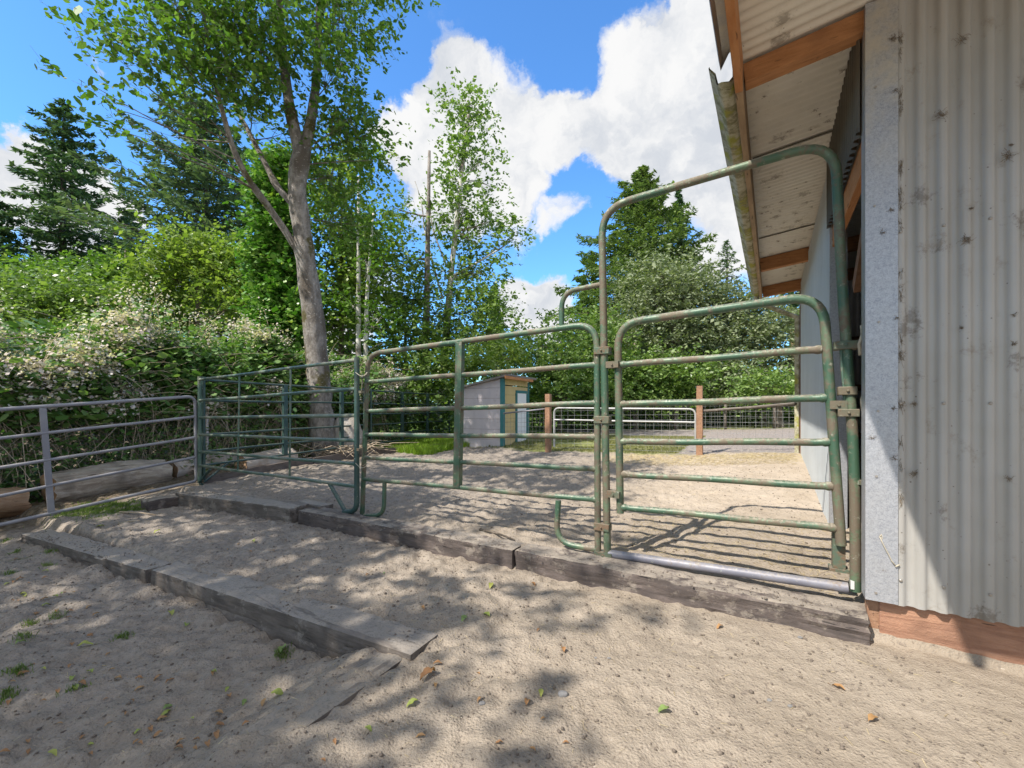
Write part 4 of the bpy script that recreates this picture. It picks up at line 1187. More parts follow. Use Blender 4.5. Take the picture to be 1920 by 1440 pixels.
M_L2 = mat_leaf('yellow_green_leaf', [(.11, .18, .035), (.20, .30, .06), (.34, .42, .13)], .45)
M_L3 = mat_leaf('mid_green_leaf', [(.075, .145, .035), (.16, .26, .065), (.30, .40, .14)], .42)
M_L4 = mat_leaf('grey_willow_leaf', [(.115, .155, .085), (.20, .245, .135), (.30, .34, .205)], .34, .6)
M_IVY = mat_leaf('ivy_leaf', [(.035, .11, .015), (.09, .24, .03), (.30, .46, .14)], .3, .3)
M_BRAM = mat_leaf('bramble_leaf', [(.055, .12, .04), (.12, .24, .06), (.27, .39, .15)], .32, .35)
M_BLOS = mat_leaf('bramble_blossom', [(.52, .42, .39), (.70, .61, .58), (.86, .80, .78)], .35, .8)
M_GRASS = mat_leaf('grass_blade', [(.09, .15, .03), (.15, .24, .05), (.24, .32, .09)], .4)
M_LAWN = mat_leaf('dry_lawn_blade', [(.15, .17, .05), (.24, .25, .09), (.36, .34, .16)], .3, .7)
M_GLIME = mat_leaf('lime_grass_blade', [(.13, .24, .02), (.24, .38, .04), (.36, .48, .08)], .5)
M_STRAW = mat_leaf('straw', [(.30, .22, .11), (.48, .38, .20), (.62, .52, .32)], .1, .7)
M_LEAFD = mat_leaf('dead_leaf', [(.20, .10, .045), (.36, .19, .08), (.44, .29, .13)], .15, .6)
M_LEAFG = mat_leaf('fallen_green_leaf', [(.12, .25, .12), (.3, .36, .08), (.42, .42, .1)], .2, .6)

# --- the big tree
def q(px, py, Y): return aty(px, py, Y)
main_tr = [
    ([q(616, 872, 9.5), q(610, 845, 9.45), q(602, 780, 9.45), q(596, 700, 9.4), q(588, 600, 9.3), q(576, 510, 9.2), q(566, 430, 9.1), q(557, 350, 9.0), q(568, 278, 8.95)], [.40, .30, .255, .235, .215, .205, .195, .185, .17], 0),
    ([q(566, 300, 8.95), q(548, 225, 8.9), q(536, 150, 8.8), q(528, 60, 8.6), q(520, -90, 8.5), q(512, -330, 8.4), q(500, -600, 8.4)], .135, .03),
    ([q(568, 300, 8.95), q(583, 225, 9.0), q(593, 150, 9.1), q(597, 60, 9.2), q(602, -90, 9.3), q(612, -330, 9.4), q(640, -600, 9.6)], .12, .03),
    ([q(560, 470, 9.1), q(512, 400, 8.9), q(470, 342, 8.6), q(440, 285, 8.3), q(416, 205, 8.0), q(398, 130, 7.8), q(380, 20, 7.5), q(350, -120, 7.3)], .082, .02),
    ([q(552, 385, 9.0), q(520, 350, 9.0), q(494, 300, 9.0), q(468, 250, 9.1), q(446, 205, 9.2), q(425, 120, 9.3), q(410, 20, 9.4)], .075, .025),
]
M_clumps = [pc(330, 105, 7.0, 75, 32, .8, 1600), pc(235, 120, 6.6, 45, 26, .6, 420), pc(165, 155, 6.4, 26, 14, .3, 70), pc(205, 200, 6.4, 38, 20, .4, 120), pc(225, 245, 6.3, 26, 12, .3, 75), pc(180, 235, 6.4, 20, 12, .3, 40),
            pc(430, 120, 7.6, 75, 45, 1.0, 2600), pc(500, 105, 8.2, 60, 40, 1.0, 2000), pc(470, 40, 7.8, 130, 50, 1.4, 3600), pc(330, 20, 7.2, 110, 50, 1.2, 2400), pc(200, 60, 6.8, 60, 34, .6, 420),
            pc(640, 120, 8.6, 48, 60, .9, 1700), pc(655, 220, 8.6, 30, 55, .7, 700), pc(640, 30, 8.8, 80, 60, 1.2, 2600), pc(560, -60, 8.8, 160, 80, 1.6, 4200), pc(400, -90, 7.8, 160, 80, 1.5, 3600),
            pc(700, -60, 9.2, 90, 80, 1.2, 2200), pc(470, 200, 8.8, 60, 40, .8, 900), pc(360, 190, 7.4, 60, 26, .7, 420), pc(600, 230, 9.4, 50, 40, .7, 800), pc(530, 250, 9.3, 40, 40, .7, 500), pc(560, -260, 9, 240, 140, 2.2, 6000),
            pc(700, 300, 9.2, 40, 26, .4, 260), pc(330, 255, 8.6, 40, 14, .5, 110), pc(620, 330, 9.8, 70, 50, .9, 2500), pc(650, 420, 10.0, 60, 50, .8, 1700), pc(670, 260, 9.6, 50, 50, .8, 2000), pc(590, 520, 9.9, 30, 40, .5, 350)]
leafy('deciduous_tree', 'big pale-barked tree with forked trunk leaning over the corral panel', 'tree', (*q(614, 865, 9.48)[:2], .05), main_tr, [(a_, b_3, int(c_3 * .55)) for a_, b_3, c_3 in M_clumps], .094, M_L1, M_ALDER, .20, 26, .58, 6, .35, stalks=True, limb_r=.013, droop=.5)

# dry sticks at its foot
m_ = MB(); rr = random.Random(9)
for i in range(150):
    px = rr.choice([rr.uniform(600, 690), rr.uniform(560, 640)]); Y = rr.uniform(8.9, 9.9); a = q(px, 800, Y); a[2] = .14 + rr.random() * .22
    d = np.array([rr.gauss(0, .4), rr.gauss(0, .3), rr.uniform(-.05, .25)]); pts = [a, a + d * .5 + np.array([0, 0, .06]), a + d + np.array([0, 0, -.05])]
    m_.tube(pts, [.009, .007, .003], 4, False)
tag(m_.build('brush_pile', M_CANE, None, origin=q(640, 850, 9.4)), 'heap of dry sticks round the foot of the big trunk', 'brush', kind='stuff')

# --- ivy clad tree left of it
leafy('ivy_clad_tree', 'tree trunk wrapped in dense bright ivy just left of the big trunk', 'tree', (*q(525, 800, 12.5)[:2], .1), [([q(525, 850, 12.5), q(522, 650, 12.5), q(520, 480, 12.5), q(528, 340, 12.5)], .2, .08)],
      [pc(522, 650 - i * 46, 12.5, 42 - (i > 4) * 14 + (i % 2) * 6, 34, .55, 3000) for i in range(8)] + [pc(508, 620, 12.4, 34, 60, .5, 2200), pc(560, 600, 12.4, 30, 60, .5, 1600)], .12, M_IVY, M_TWIG, .2, 60, .8, 4, .5, droop=.6)

# --- conifers
conifer('tall dark fir with drooping tiers, left edge of the photo', 118, 188, 27, 195, pw=.62, nbr=210, dens=.95, seed=3, spray=.42, start=.05)
conifer('broad dark fir with a thinning left side behind the lime green tree', 385, 190, 23, 265, pw=.6, nbr=210, dens=.95, seed=5, spray=.40, mat=M_FIRB, start=.1, up0=.55, droop=.2, asym=-.15)
conifer('lower dark fir squeezed between the two tall firs', 245, 395, 30, 140, pw=.7, nbr=150, dens=1.1, seed=8, spray=.46, start=.05)
conifer('dark fir cut by the left edge of the photo', -30, 330, 24, 150, pw=.7, nbr=150, dens=1.1, seed=9, spray=.42, start=.05)
conifer('slim fir rising beside the low white cloud, over the shed', 928, 535, 24, 42, nbr=120, dens=.9, seed=12, spray=.3, start=.05)
conifer('broad light green cypress-like conifer behind the bow frame', 1205, 312, 26, 250, nbr=300, dens=1.25, seed=14, spray=.34, mat=M_FIRL, start=.05, up0=.42, droop=.25, pw=.74)
conifer('dark pointed fir right of the light green conifer', 1272, 352, 28, 92, nbr=190, dens=1.0, seed=15, spray=.36, mat=M_FIR, start=.05)
conifer('thin bluish spruce beside the barn gutter', 1362, 450, 26, 88, nbr=150, dens=.55, seed=16, spray=.26, mat=M_FIRB, start=.1, pw=.7)
conifer('small pointed fir left of the bow frame behind the hedge', 1110, 470, 30, 150, nbr=120, dens=1.0, seed=18, spray=.42, mat=M_FIRL, start=.05)
conifer('tiny far fir tip poking above the hedge line', 1016, 603, 60, 18, nbr=70, dens=.6, seed=19, spray=.4, start=.05)
conifer('red-trunked fir behind the barn downspout', 1487, 380, 22, 70, nbr=90, dens=.9, seed=21, spray=.34, start=.45, bmat=M_POST, mat=M_FIR)
conifer('dark fir beyond the birches, left of the twin trunks', 655, 400, 27, 100, nbr=120, dens=.9, seed=23, spray=.4, start=.05)

# --- deciduous background
def bgtree(label, px, base_Y, trunk_top, clumps, mat, leaf=.15, bmat=None, r=.13, name='deciduous_tree', group='broadleaf trees behind the yard', sub=.42, per=42, lean=0, extra=None, asp=.62):
    b = q(px, 800, base_Y); b[2] = .05
    tr = [([b, q(px + lean * .4, (800 + trunk_top) / 2 + 20, base_Y), q(px + lean, trunk_top, base_Y)], r, r * .25)] + (extra or [])
    return leafy(name, label, 'tree', b, tr, clumps, leaf, mat, bmat or M_TWIG, sub, per, asp, 4, .45, group=group, limb_r=.06)

bgtree('lime green spreading tree with a dark crooked trunk behind the brambles', 372, 16, 470,
       [pc(372, 480, 16, 60, 34, 1.3, 3400), pc(430, 500, 16, 55, 40, 1.3, 3000), pc(320, 520, 16, 50, 34, 1.2, 2400), pc(450, 570, 15.6, 50, 50, 1.2, 2400), pc(310, 590, 16, 50, 40, 1.2, 1700), pc(380, 545, 16.4, 60, 30, 1, 1100), pc(270, 560, 17, 50, 40, 1.2, 1800)], M_L2, .15, M_TWIG, .2)
bgtree('mid green tree mass over the brambles near the left edge', 130, 15, 520,
       [pc(60, 560, 15, 80, 40, 1.3, 3600), pc(150, 560, 15, 70, 40, 1.3, 3400), pc(220, 570, 15, 55, 50, 1.3, 2800), pc(130, 620, 14.4, 130, 30, 1.2, 3600), pc(0, 600, 14.6, 70, 50, 1.2, 2600)], M_L3, .13)
bgtree('bright green tree behind the twin birches', 235, 20, 470,
       [pc(240, 520, 20, 60, 40, 1.5, 3000), pc(180, 525, 20, 50, 34, 1.5, 2200), pc(60, 520, 21, 80, 30, 1.5, 2600)], M_L1, .17)
bgtree('leafy tree filling the gap right of the big trunk', 640, 13.5, 380,
       [pc(625, 350, 13.5, 55, 50, 1.0, 2300), pc(660, 430, 13.5, 62, 55, 1.1, 2600), pc(640, 520, 13.5, 60, 50, 1.1, 2200), pc(700, 480, 13.8, 45, 50, 1.0, 1700), pc(625, 610, 13.6, 50, 50, 1, 2400), pc(680, 300, 13.4, 30, 22, .5, 500), pc(690, 560, 13.8, 40, 40, 1, 1300)], M_L2, .125)
bgtree('slender twin-stemmed birch beside the green gate hinge', 672, 12.5, 330,
       [pc(690, 500, 12.5, 40, 40, .8, 650), pc(650, 560, 12.5, 34, 34, .7, 500), pc(712, 600, 12.5, 34, 40, .7, 700), pc(690, 420, 12.5, 34, 34, .6, 450)], M_L1, .11, M_BIRCH, .11,
       extra=[([q(690, 850, 12.5), q(686, 700, 12.5), q(688, 560, 12.5), q(700, 400, 12.5)], .10, .03)])
bgtree('dead broken snag trunk standing beside the tall sparse birch', 797, 15, 283,
       [pc(805, 300, 15, 5, 12, .2, 6), pc(775, 560, 15, 34, 40, .7, 420), pc(760, 480, 15, 30, 50, .6, 340), pc(740, 390, 15, 40, 40, .7, 460)], M_L3, .12, M_ALDER, .19, lean=8)
bgtree('tall sparse white-stemmed birch reaching into the white cloud', 822, 15.5, 200,
       [pc(880, 190, 15.5, 44, 24, .7, 640), pc(835, 190, 15.5, 18, 22, .4, 130), pc(880, 235, 15.5, 40, 28, .7, 620), pc(860, 285, 15.5, 36, 26, .6, 640), pc(905, 300, 15.5, 34, 30, .6, 340), pc(850, 335, 15.5, 38, 28, .7, 620), pc(920, 350, 15.5, 30, 22, .5, 220), pc(870, 390, 15.5, 44, 34, .8, 820), pc(930, 410, 15.5, 44, 26, .8, 460), pc(955, 455, 15.5, 36, 22, .6, 300), pc(880, 450, 15.5, 50, 34, .9, 900), pc(820, 430, 15.5, 40, 40, .8, 560), pc(900, 510, 15.5, 50, 30, .9, 800), pc(840, 520, 15.5, 46, 34, .9, 800)], M_L3, .125, M_BIRCH, .17, sub=.24, per=22,
       lean=58, extra=[([q(830, 560, 15.5), q(800, 450, 15.5), q(790, 380, 15.5), q(778, 340, 15.5)], .04, .012), ([q(838, 500, 15.5), q(812, 430, 15.3), q(806, 380, 15.2)], .035, .012)])
bgtree('bushy alder thicket behind the green gate and shed', 760, 14.5, 600,
       [pc(740, 600, 14.5, 60, 40, 1.1, 1900), pc(800, 640, 14.3, 70, 36, 1.1, 2300), pc(860, 610, 14.6, 60, 40, 1.1, 1700), pc(720, 690, 13.4, 60, 45, 1, 3000), pc(790, 720, 13.4, 60, 50, 1, 3200), pc(850, 690, 13.6, 50, 40, 1, 2200), pc(920, 640, 15, 50, 40, 1, 2400), pc(700, 780, 13.4, 70, 40, 1, 2400), pc(820, 790, 14, 70, 34, 1, 2400), pc(905, 580, 15.4, 50, 40, 1, 1700), pc(770, 560, 15, 50, 34, 1, 1300), pc(740, 500, 15, 50, 34, 1, 1200), pc(890, 560, 15.4, 44, 30, 1, 1000)], M_L3, .12)
bgtree('yellow-green shrub leaning over the shed roof', 930, 12.9, 690, [pc(910, 675, 12.9, 50, 16, .7, 1300), pc(960, 665, 13.4, 44, 18, .7, 1100), pc(870, 690, 12.9, 30, 20, .6, 700)], M_L2, .10, r=.05)
bgtree('green thicket between the shed and the bow frame', 1050, 16, 660,
       [pc(1010, 690, 16, 50, 45, 1.2, 3000), pc(1070, 680, 16, 55, 50, 1.2, 3400), pc(1040, 740, 15.6, 70, 34, 1.1, 3000), pc(1000, 640, 17, 40, 26, 1.1, 1400), pc(1090, 620, 17, 50, 40, 1.2, 2200), pc(1120, 730, 16, 50, 34, 1, 2000)], M_L3, .125)
bgtree('large round grey-green willow behind the small gate', 1265, 19, 600,
       [pc(1215, 560, 19, 60, 55, 1.6, 3800), pc(1275, 560, 19, 60, 60, 1.6, 4200), pc(1200, 620, 19, 60, 50, 1.6, 3400), pc(1265, 640, 18.6, 75, 50, 1.6, 4200), pc(1335, 620, 19, 60, 55, 1.6, 3600), pc(1240, 515, 19.3, 55, 30, 1.3, 2200), pc(1300, 535, 19.2, 50, 34, 1.3, 2200), pc(1350, 560, 19.1, 50, 34, 1.3, 2000), pc(1340, 590, 19.3, 40, 30, 1.3, 1500)], M_L4, .15, r=.2, asp=.45)
bgtree('olive green hedge tree at the middle of the back fence', 1190, 17.2, 640,
       [pc(1160, 680, 17, 55, 45, 1.2, 3000), pc(1230, 700, 17, 60, 45, 1.2, 3200), pc(1290, 705, 17, 60, 40, 1.2, 3000), pc(1200, 745, 16.8, 90, 26, 1.1, 2800), pc(1130, 640, 18, 40, 50, 1.2, 1800)], M_L3, .14)
bgtree('grey-green bushy tree beside the barn wall', 1430, 18, 600,
       [pc(1390, 630, 18, 50, 40, 1.3, 3000), pc(1440, 640, 18, 55, 45, 1.3, 3200), pc(1490, 680, 18, 40, 50, 1.3, 2400), pc(1400, 700, 17.6, 60, 40, 1.2, 3000), pc(1460, 720, 17.6, 55, 26, 1.2, 2200), pc(1350, 730, 17.2, 60, 26, 1.2, 2400), pc(1420, 590, 18.4, 44, 30, 1, 1700), pc(1465, 600, 18.6, 40, 34, 1, 1600), pc(1390, 575, 18.8, 36, 26, 1, 1200)], M_L4, .14, r=.2, asp=.5)
bgtree('dark round-crowned tree with its trunk showing over the far road', 1460, 15.2, 740, [pc(1440, 725, 15.2, 70, 22, 1, 2400), pc(1500, 735, 15.2, 50, 18, 1, 1400)], M_L3, .12, r=.26)
# far continuous belt: trees one cannot tell apart behind the others
belt = MB(); BP = []
for i in range(120):
    px = -500 + i * 24 + RNG.normal() * 10; Y = RNG.uniform(30, 36); h = RNG.uniform(2.5, 5.2) + (1.5 if px < 700 else 0) - (1.2 if 900 < px < 1120 else 0); c = q(px, 756, Y); c[2] = h * .5
    n = 420; d = unit(n) * (RNG.random((n, 1)) ** .35); BP.append(c + d * np.array([1.6, 1.3, h * .62]))
wo = leaves('distant_wood', np.concatenate(BP), .34, M_L3, None, .7, .4)
tag(wo, 'distant green wood closing the view behind the nearer trees', 'wood', kind='stuff')
# dark hedge base behind the second fence
BP = []
for i in range(60):
    px = 980 + i * 11; Y = RNG.uniform(17.6, 19.2); c = q(px, 770, Y); c[2] = 1.0
    n = 420; d = unit(n) * (RNG.random((n, 1)) ** .4); BP.append(c + d * np.array([.7, .7, .95]))
tag(leaves('hedge', np.concatenate(BP), .13, M_L3, None, .6, .4), 'dark green hedge along the far wire fence', 'hedge', kind='stuff')

# --- brambles over the chain-link fence
bp = []; bb = []
M_n = 0
def hedge_pt(n, smin, smax, wmin, wmax, hfun, shell=.5):
    s = RNG.uniform(smin, smax, n); t = RNG.random(n)
    return s, t
def bram_top(s):  # hedge height along its run
    return 2.35 + .28 * np.sin(s * 1.1) + .26 * np.sin(s * 2.7 + 1) + .16 * np.sin(s * 6.1) - .35 * sst(s, 1.5, 5.5) + .35 * sst(-s, 1, 4)
def bram_front(z, top):  # how far the face bulges towards the yard, as w at height z
    return 9.25 + .55 * np.clip((z - 1.1) / 1.2, -1, 1) ** 2 - .45 * np.clip((z - .7), 0, .8)
n = 60000
cs = RNG.uniform(-4.5, 5.6, 900); ct = RNG.random(900)
cz = .98 + (bram_top(cs) - .95) * ct ** .8; cw = bram_front(cz, 0) + RNG.exponential(.28, 900) + 1.1 * sst(ct, .75, 1) * RNG.random(900)
den = np.clip(.35 + 1.6 * (vn(cs * 1.5 + 3, cz * 2.2) + .25), .05, 2); ci = RNG.choice(900, n, p=den / den.sum())
cpos = np.stack([C[0] + U[0] * cw + V[0] * cs, C[1] + U[1] * cw + V[1] * cs, cz], 1)
Pb = cpos[ci] + RNG.normal(size=(n, 3)) * np.array([.17, .17, .12])
br_ = thing('bramble_thicket', 'tangled blackberry brambles with pale faded blossom spilling over the chain-link fence', 'brambles', ws(9.6, 1.0, .0)); br_['kind'] = 'stuff'
leaves('foliage', Pb, .10, M_BRAM, br_, .8, .7, 6)
fi = RNG.choice(900, 330, replace=False); fi = fi[(cz[fi] > 1.15) & (vn(cs[fi] * .9 + 11, cz[fi] * 1.8 + 3) > -.13)]
k = RNG.integers(0, len(fi), 58000)
Pf = cpos[fi][k] + RNG.normal(size=(58000, 3)) * np.array([.13, .13, .09]) + np.array([.12, -.05, .10])
leaves('blossom', Pf, .042, M_BLOS, br_, .9, .3, 4)
# top sprays on upright shoots
sh = MB(); SPF = []; SPL = []
for i in range(150):
    s0 = RNG.uniform(-4, 5.5); w0 = 9.2 + RNG.random() * 1.2; z0 = float(bram_top(np.array([s0]))[0]) - .25
    a = ws(w0, s0, z0); b = a + np.array([RNG.normal() * .25, RNG.normal() * .25, RNG.uniform(.2, .75)])
    pts = bez(a, b, .0, 4, .1); sh.tube(pts, [.005, .004, .003, .002], 3, False)
    SPF.append(b + RNG.normal(size=(26, 3)) * np.array([.07, .07, .09])); SPL.append(np.array(pts)[RNG.integers(0, 4, 14)] + RNG.normal(size=(14, 3)) * .06)
leaves('blossom', np.concatenate(SPF), .034, M_BLOS, br_, .9, .3, 4); leaves('foliage', np.concatenate(SPL), .08, M_BRAM, br_, .8, .7, 6)
for i in range(900):                      # dry canes hanging and arching at the foot
    s0 = RNG.uniform(-4.5, 5.2); z0 = RNG.uniform(.5, 1.6); w0 = float(bram_front(np.array([z0]), 0)[0]) + RNG.uniform(-.05, .5)
    a = ws(w0, s0, z0); b = ws(w0 - RNG.uniform(-.2, .45), s0 + RNG.normal() * .5, RNG.uniform(-.02, .5))
    pts = bez(a, b, RNG.uniform(-.1, .5), 6, .09); sh.tube(pts, list(np.linspace(RNG.uniform(.004, .009), .003, 6)), 3, False)
for i in range(500):                      # pale canes threading the face
    s0 = RNG.uniform(-4.5, 5.4); z0 = RNG.uniform(.9, 2.3); w0 = float(bram_front(np.array([z0]), 0)[0]) - .1
    a = ws(w0, s0, z0); b = ws(w0 + RNG.normal() * .15, s0 + RNG.normal() * .6, z0 + RNG.normal() * .3)
    sh.tube(bez(a, b, .25, 5, .12), [.004, .004, .003, .003, .002], 3, False)
sh.build('canes', M_CANE, br_)
# undergrowth leaves at the foot
nn_ = 11000; s0 = RNG.uniform(-4.5, 5.5, nn_); w0 = 9.1 + RNG.exponential(.3, nn_) - .3; Pu = np.stack([C[0] + U[0] * w0 + V[0] * s0, C[1] + U[1] * w0 + V[1] * s0, RNG.random(nn_) ** 1.6 * .9 - .02], 1)
leaves('undergrowth', Pu, .06, M_BRAM, br_, .8, .7, 6)
# dark backing thicket behind the fence
nb = 30000; s0 = RNG.uniform(-6, 6, nb); w0 = 10.2 + RNG.random(nb) * 1.4; Pk = np.stack([C[0] + U[0] * w0 + V[0] * s0, C[1] + U[1] * w0 + V[1] * s0, RNG.random(nb) * 2.6], 1)
leaves('rear_foliage', Pk, .12, M_BRAM, br_, .8, .5, 4)

# chain-link fence
clf = thing('chain_link_fence', 'sagging dull chain-link fence buried in the foot of the brambles', 'fence', ws(9.05, 0, 0))
m_ = MB(); Hc = 1.15; st = .075; s_ = -4.8
while s_ < 5.4:
    for sg in (1, -1):
        a = ws(9.05, s_, -.02); b = ws(9.05 + .03, s_ + sg * Hc, Hc); m_.tube([a, b], .0018, 3, False)
    s_ += st
m_.build('mesh', M_WIRED, clf)
for s_ in (-4.2, -1.6, 1.0, 3.6):
    MB().tube([ws(9.0, s_, -.1), ws(9.0, s_, 1.25)], .025, 8).build('post', M_SHED, clf, True)

# --- trees behind and left of the camera: they throw the dappled shade
def shade_tree(label, w_, s_, h0, h1, r, n, seed, leaf=.13):
    global RNG
    b = ws(w_, s_, gz(*ws(w_, s_)[:2], False))
    tops = []; cl = []
    rg = np.random.default_rng(seed)
    for i in range(17):
        a = i * 2.4 + rg.normal() * .3; rr_ = r * math.sqrt((i + .5) / 17) * rg.uniform(.8, 1.1); z = h0 + (h1 - h0) * rg.random()
        cl.append((b + np.array([math.cos(a) * rr_, math.sin(a) * rr_, z]), (.62, .62, .4), int(n / 17 * rg.uniform(.45, 1.5))))
    leafy('shade_tree', label, 'tree', b, [([b, b + [0.1, .1, h0 * .5], b + [0, .2, h0], b + [.1, 0, h1]], .24, .06)], cl, leaf, M_L1, M_ALDER, .26, 40, .6, 6, .4, group='shade trees beside the camera', limb_r=.05)
for i, (w_, s_, h0, h1, r, n) in enumerate([(8.8, -8.6, 5.2, 9.2, 3.4, 9000), (6.0, -7.4, 5.8, 9.0, 2.6, 6600), (8.8, -5.6, 4.8, 7.8, 2.5, 5600), (7.2, -12.0, 7, 11, 3.2, 6800), (7.4, -3.7, 7.4, 9.6, 2.5, 4600)]):
    shade_tree(['large leafy shade tree standing behind the camera to the left', 'slim shade tree nearest behind the camera', 'shade tree beyond the grey pipe gate outside the left edge', 'tall shade tree farthest behind the camera', 'high-crowned shade tree just outside the left edge'][i], w_, s_, h0, h1, r, n, 40 + i)

# ------------------------------------------------------------------ litter on the sand
def scatter(n, wlo, whi, slo, shi):
    w_ = RNG.uniform(wlo, whi, n); s_ = RNG.uniform(slo, shi, n)
    x = C[0] + U[0] * w_ + V[0] * s_; y = C[1] + U[1] * w_ + V[1] * s_
    return x, y, ground_h(x, y)
# pebbles and droppings: crumbs nobody could count
M_CRUMB, t_, b_ = new_mat('dark_crumb'); t_.put(b_.inputs['Base Color'], t_.mix(t_.noise(3, 3, .5, t_.pos()), (.09, .07, .055), (.24, .20, .16))); b_.inputs['Roughness'].default_value = .95
x1, y1, z1 = scatter(9500, -1.3, 7.3, -2.9, -.1); x2, y2, z2 = scatter(6500, -1, 7.2, .2, 4.5)
x = np.concatenate([x1, x2]); y = np.concatenate([y1, y2]); z = np.concatenate([z1, z2]); n = len(x)
r = RNG.lognormal(-5.6, .5, n).clip(.0016, .0105)
oct_ = np.array([(1, 0, 0), (.3, .95, 0), (-.8, .6, 0), (-.8, -.6, 0), (.3, -.95, 0), (.1, .1, .8), (0, 0, -.6)])
vv = oct_[None] * r[:, None, None] * RNG.uniform(.6, 1.35, (n, 7, 1)); an = RNG.random(n) * 6.28; ca, sa_ = np.cos(an)[:, None], np.sin(an)[:, None]
vx = vv[..., 0] * ca - vv[..., 1] * sa_; vy = vv[..., 0] * sa_ + vv[..., 1] * ca
vv = np.stack([vx + x[:, None], vy + y[:, None], vv[..., 2] + z[:, None] + r[:, None] * .3], -1).reshape(-1, 3)
fc = np.array([(0, 1, 5), (1, 2, 5), (2, 3, 5), (3, 4, 5), (4, 0, 5), (1, 0, 6), (2, 1, 6), (3, 2, 6), (4, 3, 6), (0, 4, 6)])
ff = (fc[None] + (np.arange(n) * 7)[:, None, None]).reshape(-1, 3)
tag(link_mesh('crumbs', vv, ff, M_CRUMB), 'dark crumbs, grit and droppings strewn over the sand', 'grit', kind='stuff')
xs_, ys_, zs_ = [], [], []
for (wa, wb, sa, sb, za, zb) in ((1.95, 6.85, -1.33, -1.12, .095, -.01), (.05, 6.85, -.07, .12, .215, .175)):
    k_ = 700; tt = RNG.random(k_); w_ = wa + (wb - wa) * tt; dsl = (-.058 if wa > 1 else -.03) * (w_ - wa); s_ = sa + (sb - sa) * RNG.random(k_) + dsl
    xs_.append(C[0] + U[0] * w_ + V[0] * s_); ys_.append(C[1] + U[1] * w_ + V[1] * s_); zs_.append(za + (zb - za) * tt)
x = np.concatenate(xs_); y = np.concatenate(ys_); z = np.concatenate(zs_); n = len(x); r = RNG.lognormal(-5.5, .5, n).clip(.0015, .010)
vv = oct_[None] * r[:, None, None] * RNG.uniform(.6, 1.35, (n, 7, 1)) + np.stack([x, y, z], 1)[:, None]
ff = (fc[None] + (np.arange(n) * 7)[:, None, None]).reshape(-1, 3)
tag(link_mesh('crumbs', vv.reshape(-1, 3), ff, M_CRUMB), 'dark crumbs and chips lying on top of the railroad ties', 'grit', kind='stuff')
# chaff and straw wisps
def wisps(name, n, wlo, whi, slo, shi, L, wd, mat, label, lift=.004):
    x, y, z = scatter(n, wlo, whi, slo, shi); an = RNG.random(n) * 6.283; Ls = L * RNG.uniform(.3, 1.3, n)
    d = np.stack([np.cos(an), np.sin(an), RNG.normal(size=n) * .15], 1); b = np.stack([-np.sin(an), np.cos(an), np.zeros(n)], 1) * wd
    c = np.stack([x, y, z + lift], 1)
    vs = np.stack([c - d * Ls[:, None] / 2 - b, c + d * Ls[:, None] / 2 - b * .6, c + d * Ls[:, None] / 2 + b * .6, c - d * Ls[:, None] / 2 + b + np.array([0, 0, .001])], 1).reshape(-1, 3)
    o = link_mesh(name, vs, np.arange(n * 4).reshape(n, 4), mat, rnd=RNG.random(n)); return tag(o, label, 'straw', kind='stuff')
wisps('straw', 3000, -.3, 1.5, .25, 1.6, .05, .0012, M_STRAW, 'loose straw scattered just inside the small gate')
wisps('straw', 3500, .1, 3.0, 4.6, 5.8, .09, .003, M_STRAW, 'yellow straw lying along the back fence by the barn')
wisps('straw', 900, -1.2, 5, -2.8, -.2, .035, .0008, M_STRAW, 'stray wisps of straw in the foreground sand')


wisps('straw', 1400, 1.0, 5.5, .2, 3.5, .05, .0014, M_STRAW, 'thin straw trodden into the yard behind the wide gate')
# fallen leaves, each its own object
def leaf_proto(seed, mat, L, Wd):
    rg = random.Random(seed); k = 7; vs = []; fs = []
    for i in range(k):
        t = i / (k - 1); hw = Wd / 2 * math.sin(math.pi * min(1, t * .96 + .02)) ** .8 * (1 + rg.uniform(-.15, .15))
        zc = .012 * math.sin(math.pi * t) * rg.uniform(.5, 1.2) + t * .004
        vs += [((t - .5) * L, -hw, zc + .008 * rg.random() + hw * .3), ((t - .5) * L, 0, zc), ((t - .5) * L, hw, zc + .006 * rg.random() + hw * .35)]
        if i:
            b = (i - 1) * 3; fs += [(b, b + 1, b + 4, b + 3), (b + 1, b + 2, b + 5, b + 4)]
    vs += [(-.5 * L - .018, .002, .004), (-.5 * L - .018, -.001, .004)]; fs.append((1, len(vs) - 2, len(vs) - 1))
    me = bpy.data.meshes.new('fallen_leaf'); me.from_pydata(vs, [], fs); me.materials.append(mat)
    at = me.attributes.new('rnd', 'FLOAT', 'FACE'); at.data.foreach_set('value', [seed * .137 % 1] * len(fs))
    for p in me.polygons: p.use_smooth = True
    return me
protoD = [leaf_proto(s, M_LEAFD, .055, .026) for s in (1, 2, 3, 4, 5)]
protoG = [leaf_proto(s, M_LEAFG, .062, .034) for s in (1, 3, 4, 6, 7)]
def ground_at(px, py):
    r_ = ray(px, py); z = .05
    for _ in range(12):
        t = (z - EYE) / r_[2]; p = r_ * t; z = gz(p[0], p[1])
    return np.array([p[0], p[1], z])
def fallen(mesh, px, py, label, group, sc=1.0, rot=None):
    p = ground_at(px, py); o = bpy.data.objects.new('fallen_leaf', mesh); COL.objects.link(o)
    o.location = (p[0], p[1], p[2] + .003); o.rotation_euler = (random.uniform(-.2, .2), random.uniform(-.2, .2), random.random() * 6.28 if rot is None else rot); o.scale = (sc,) * 3
    tag(o, label, 'leaf', group)
gsD = 'brown fallen leaves on the sand'; gsG = 'green and yellow fallen leaves on the sand'
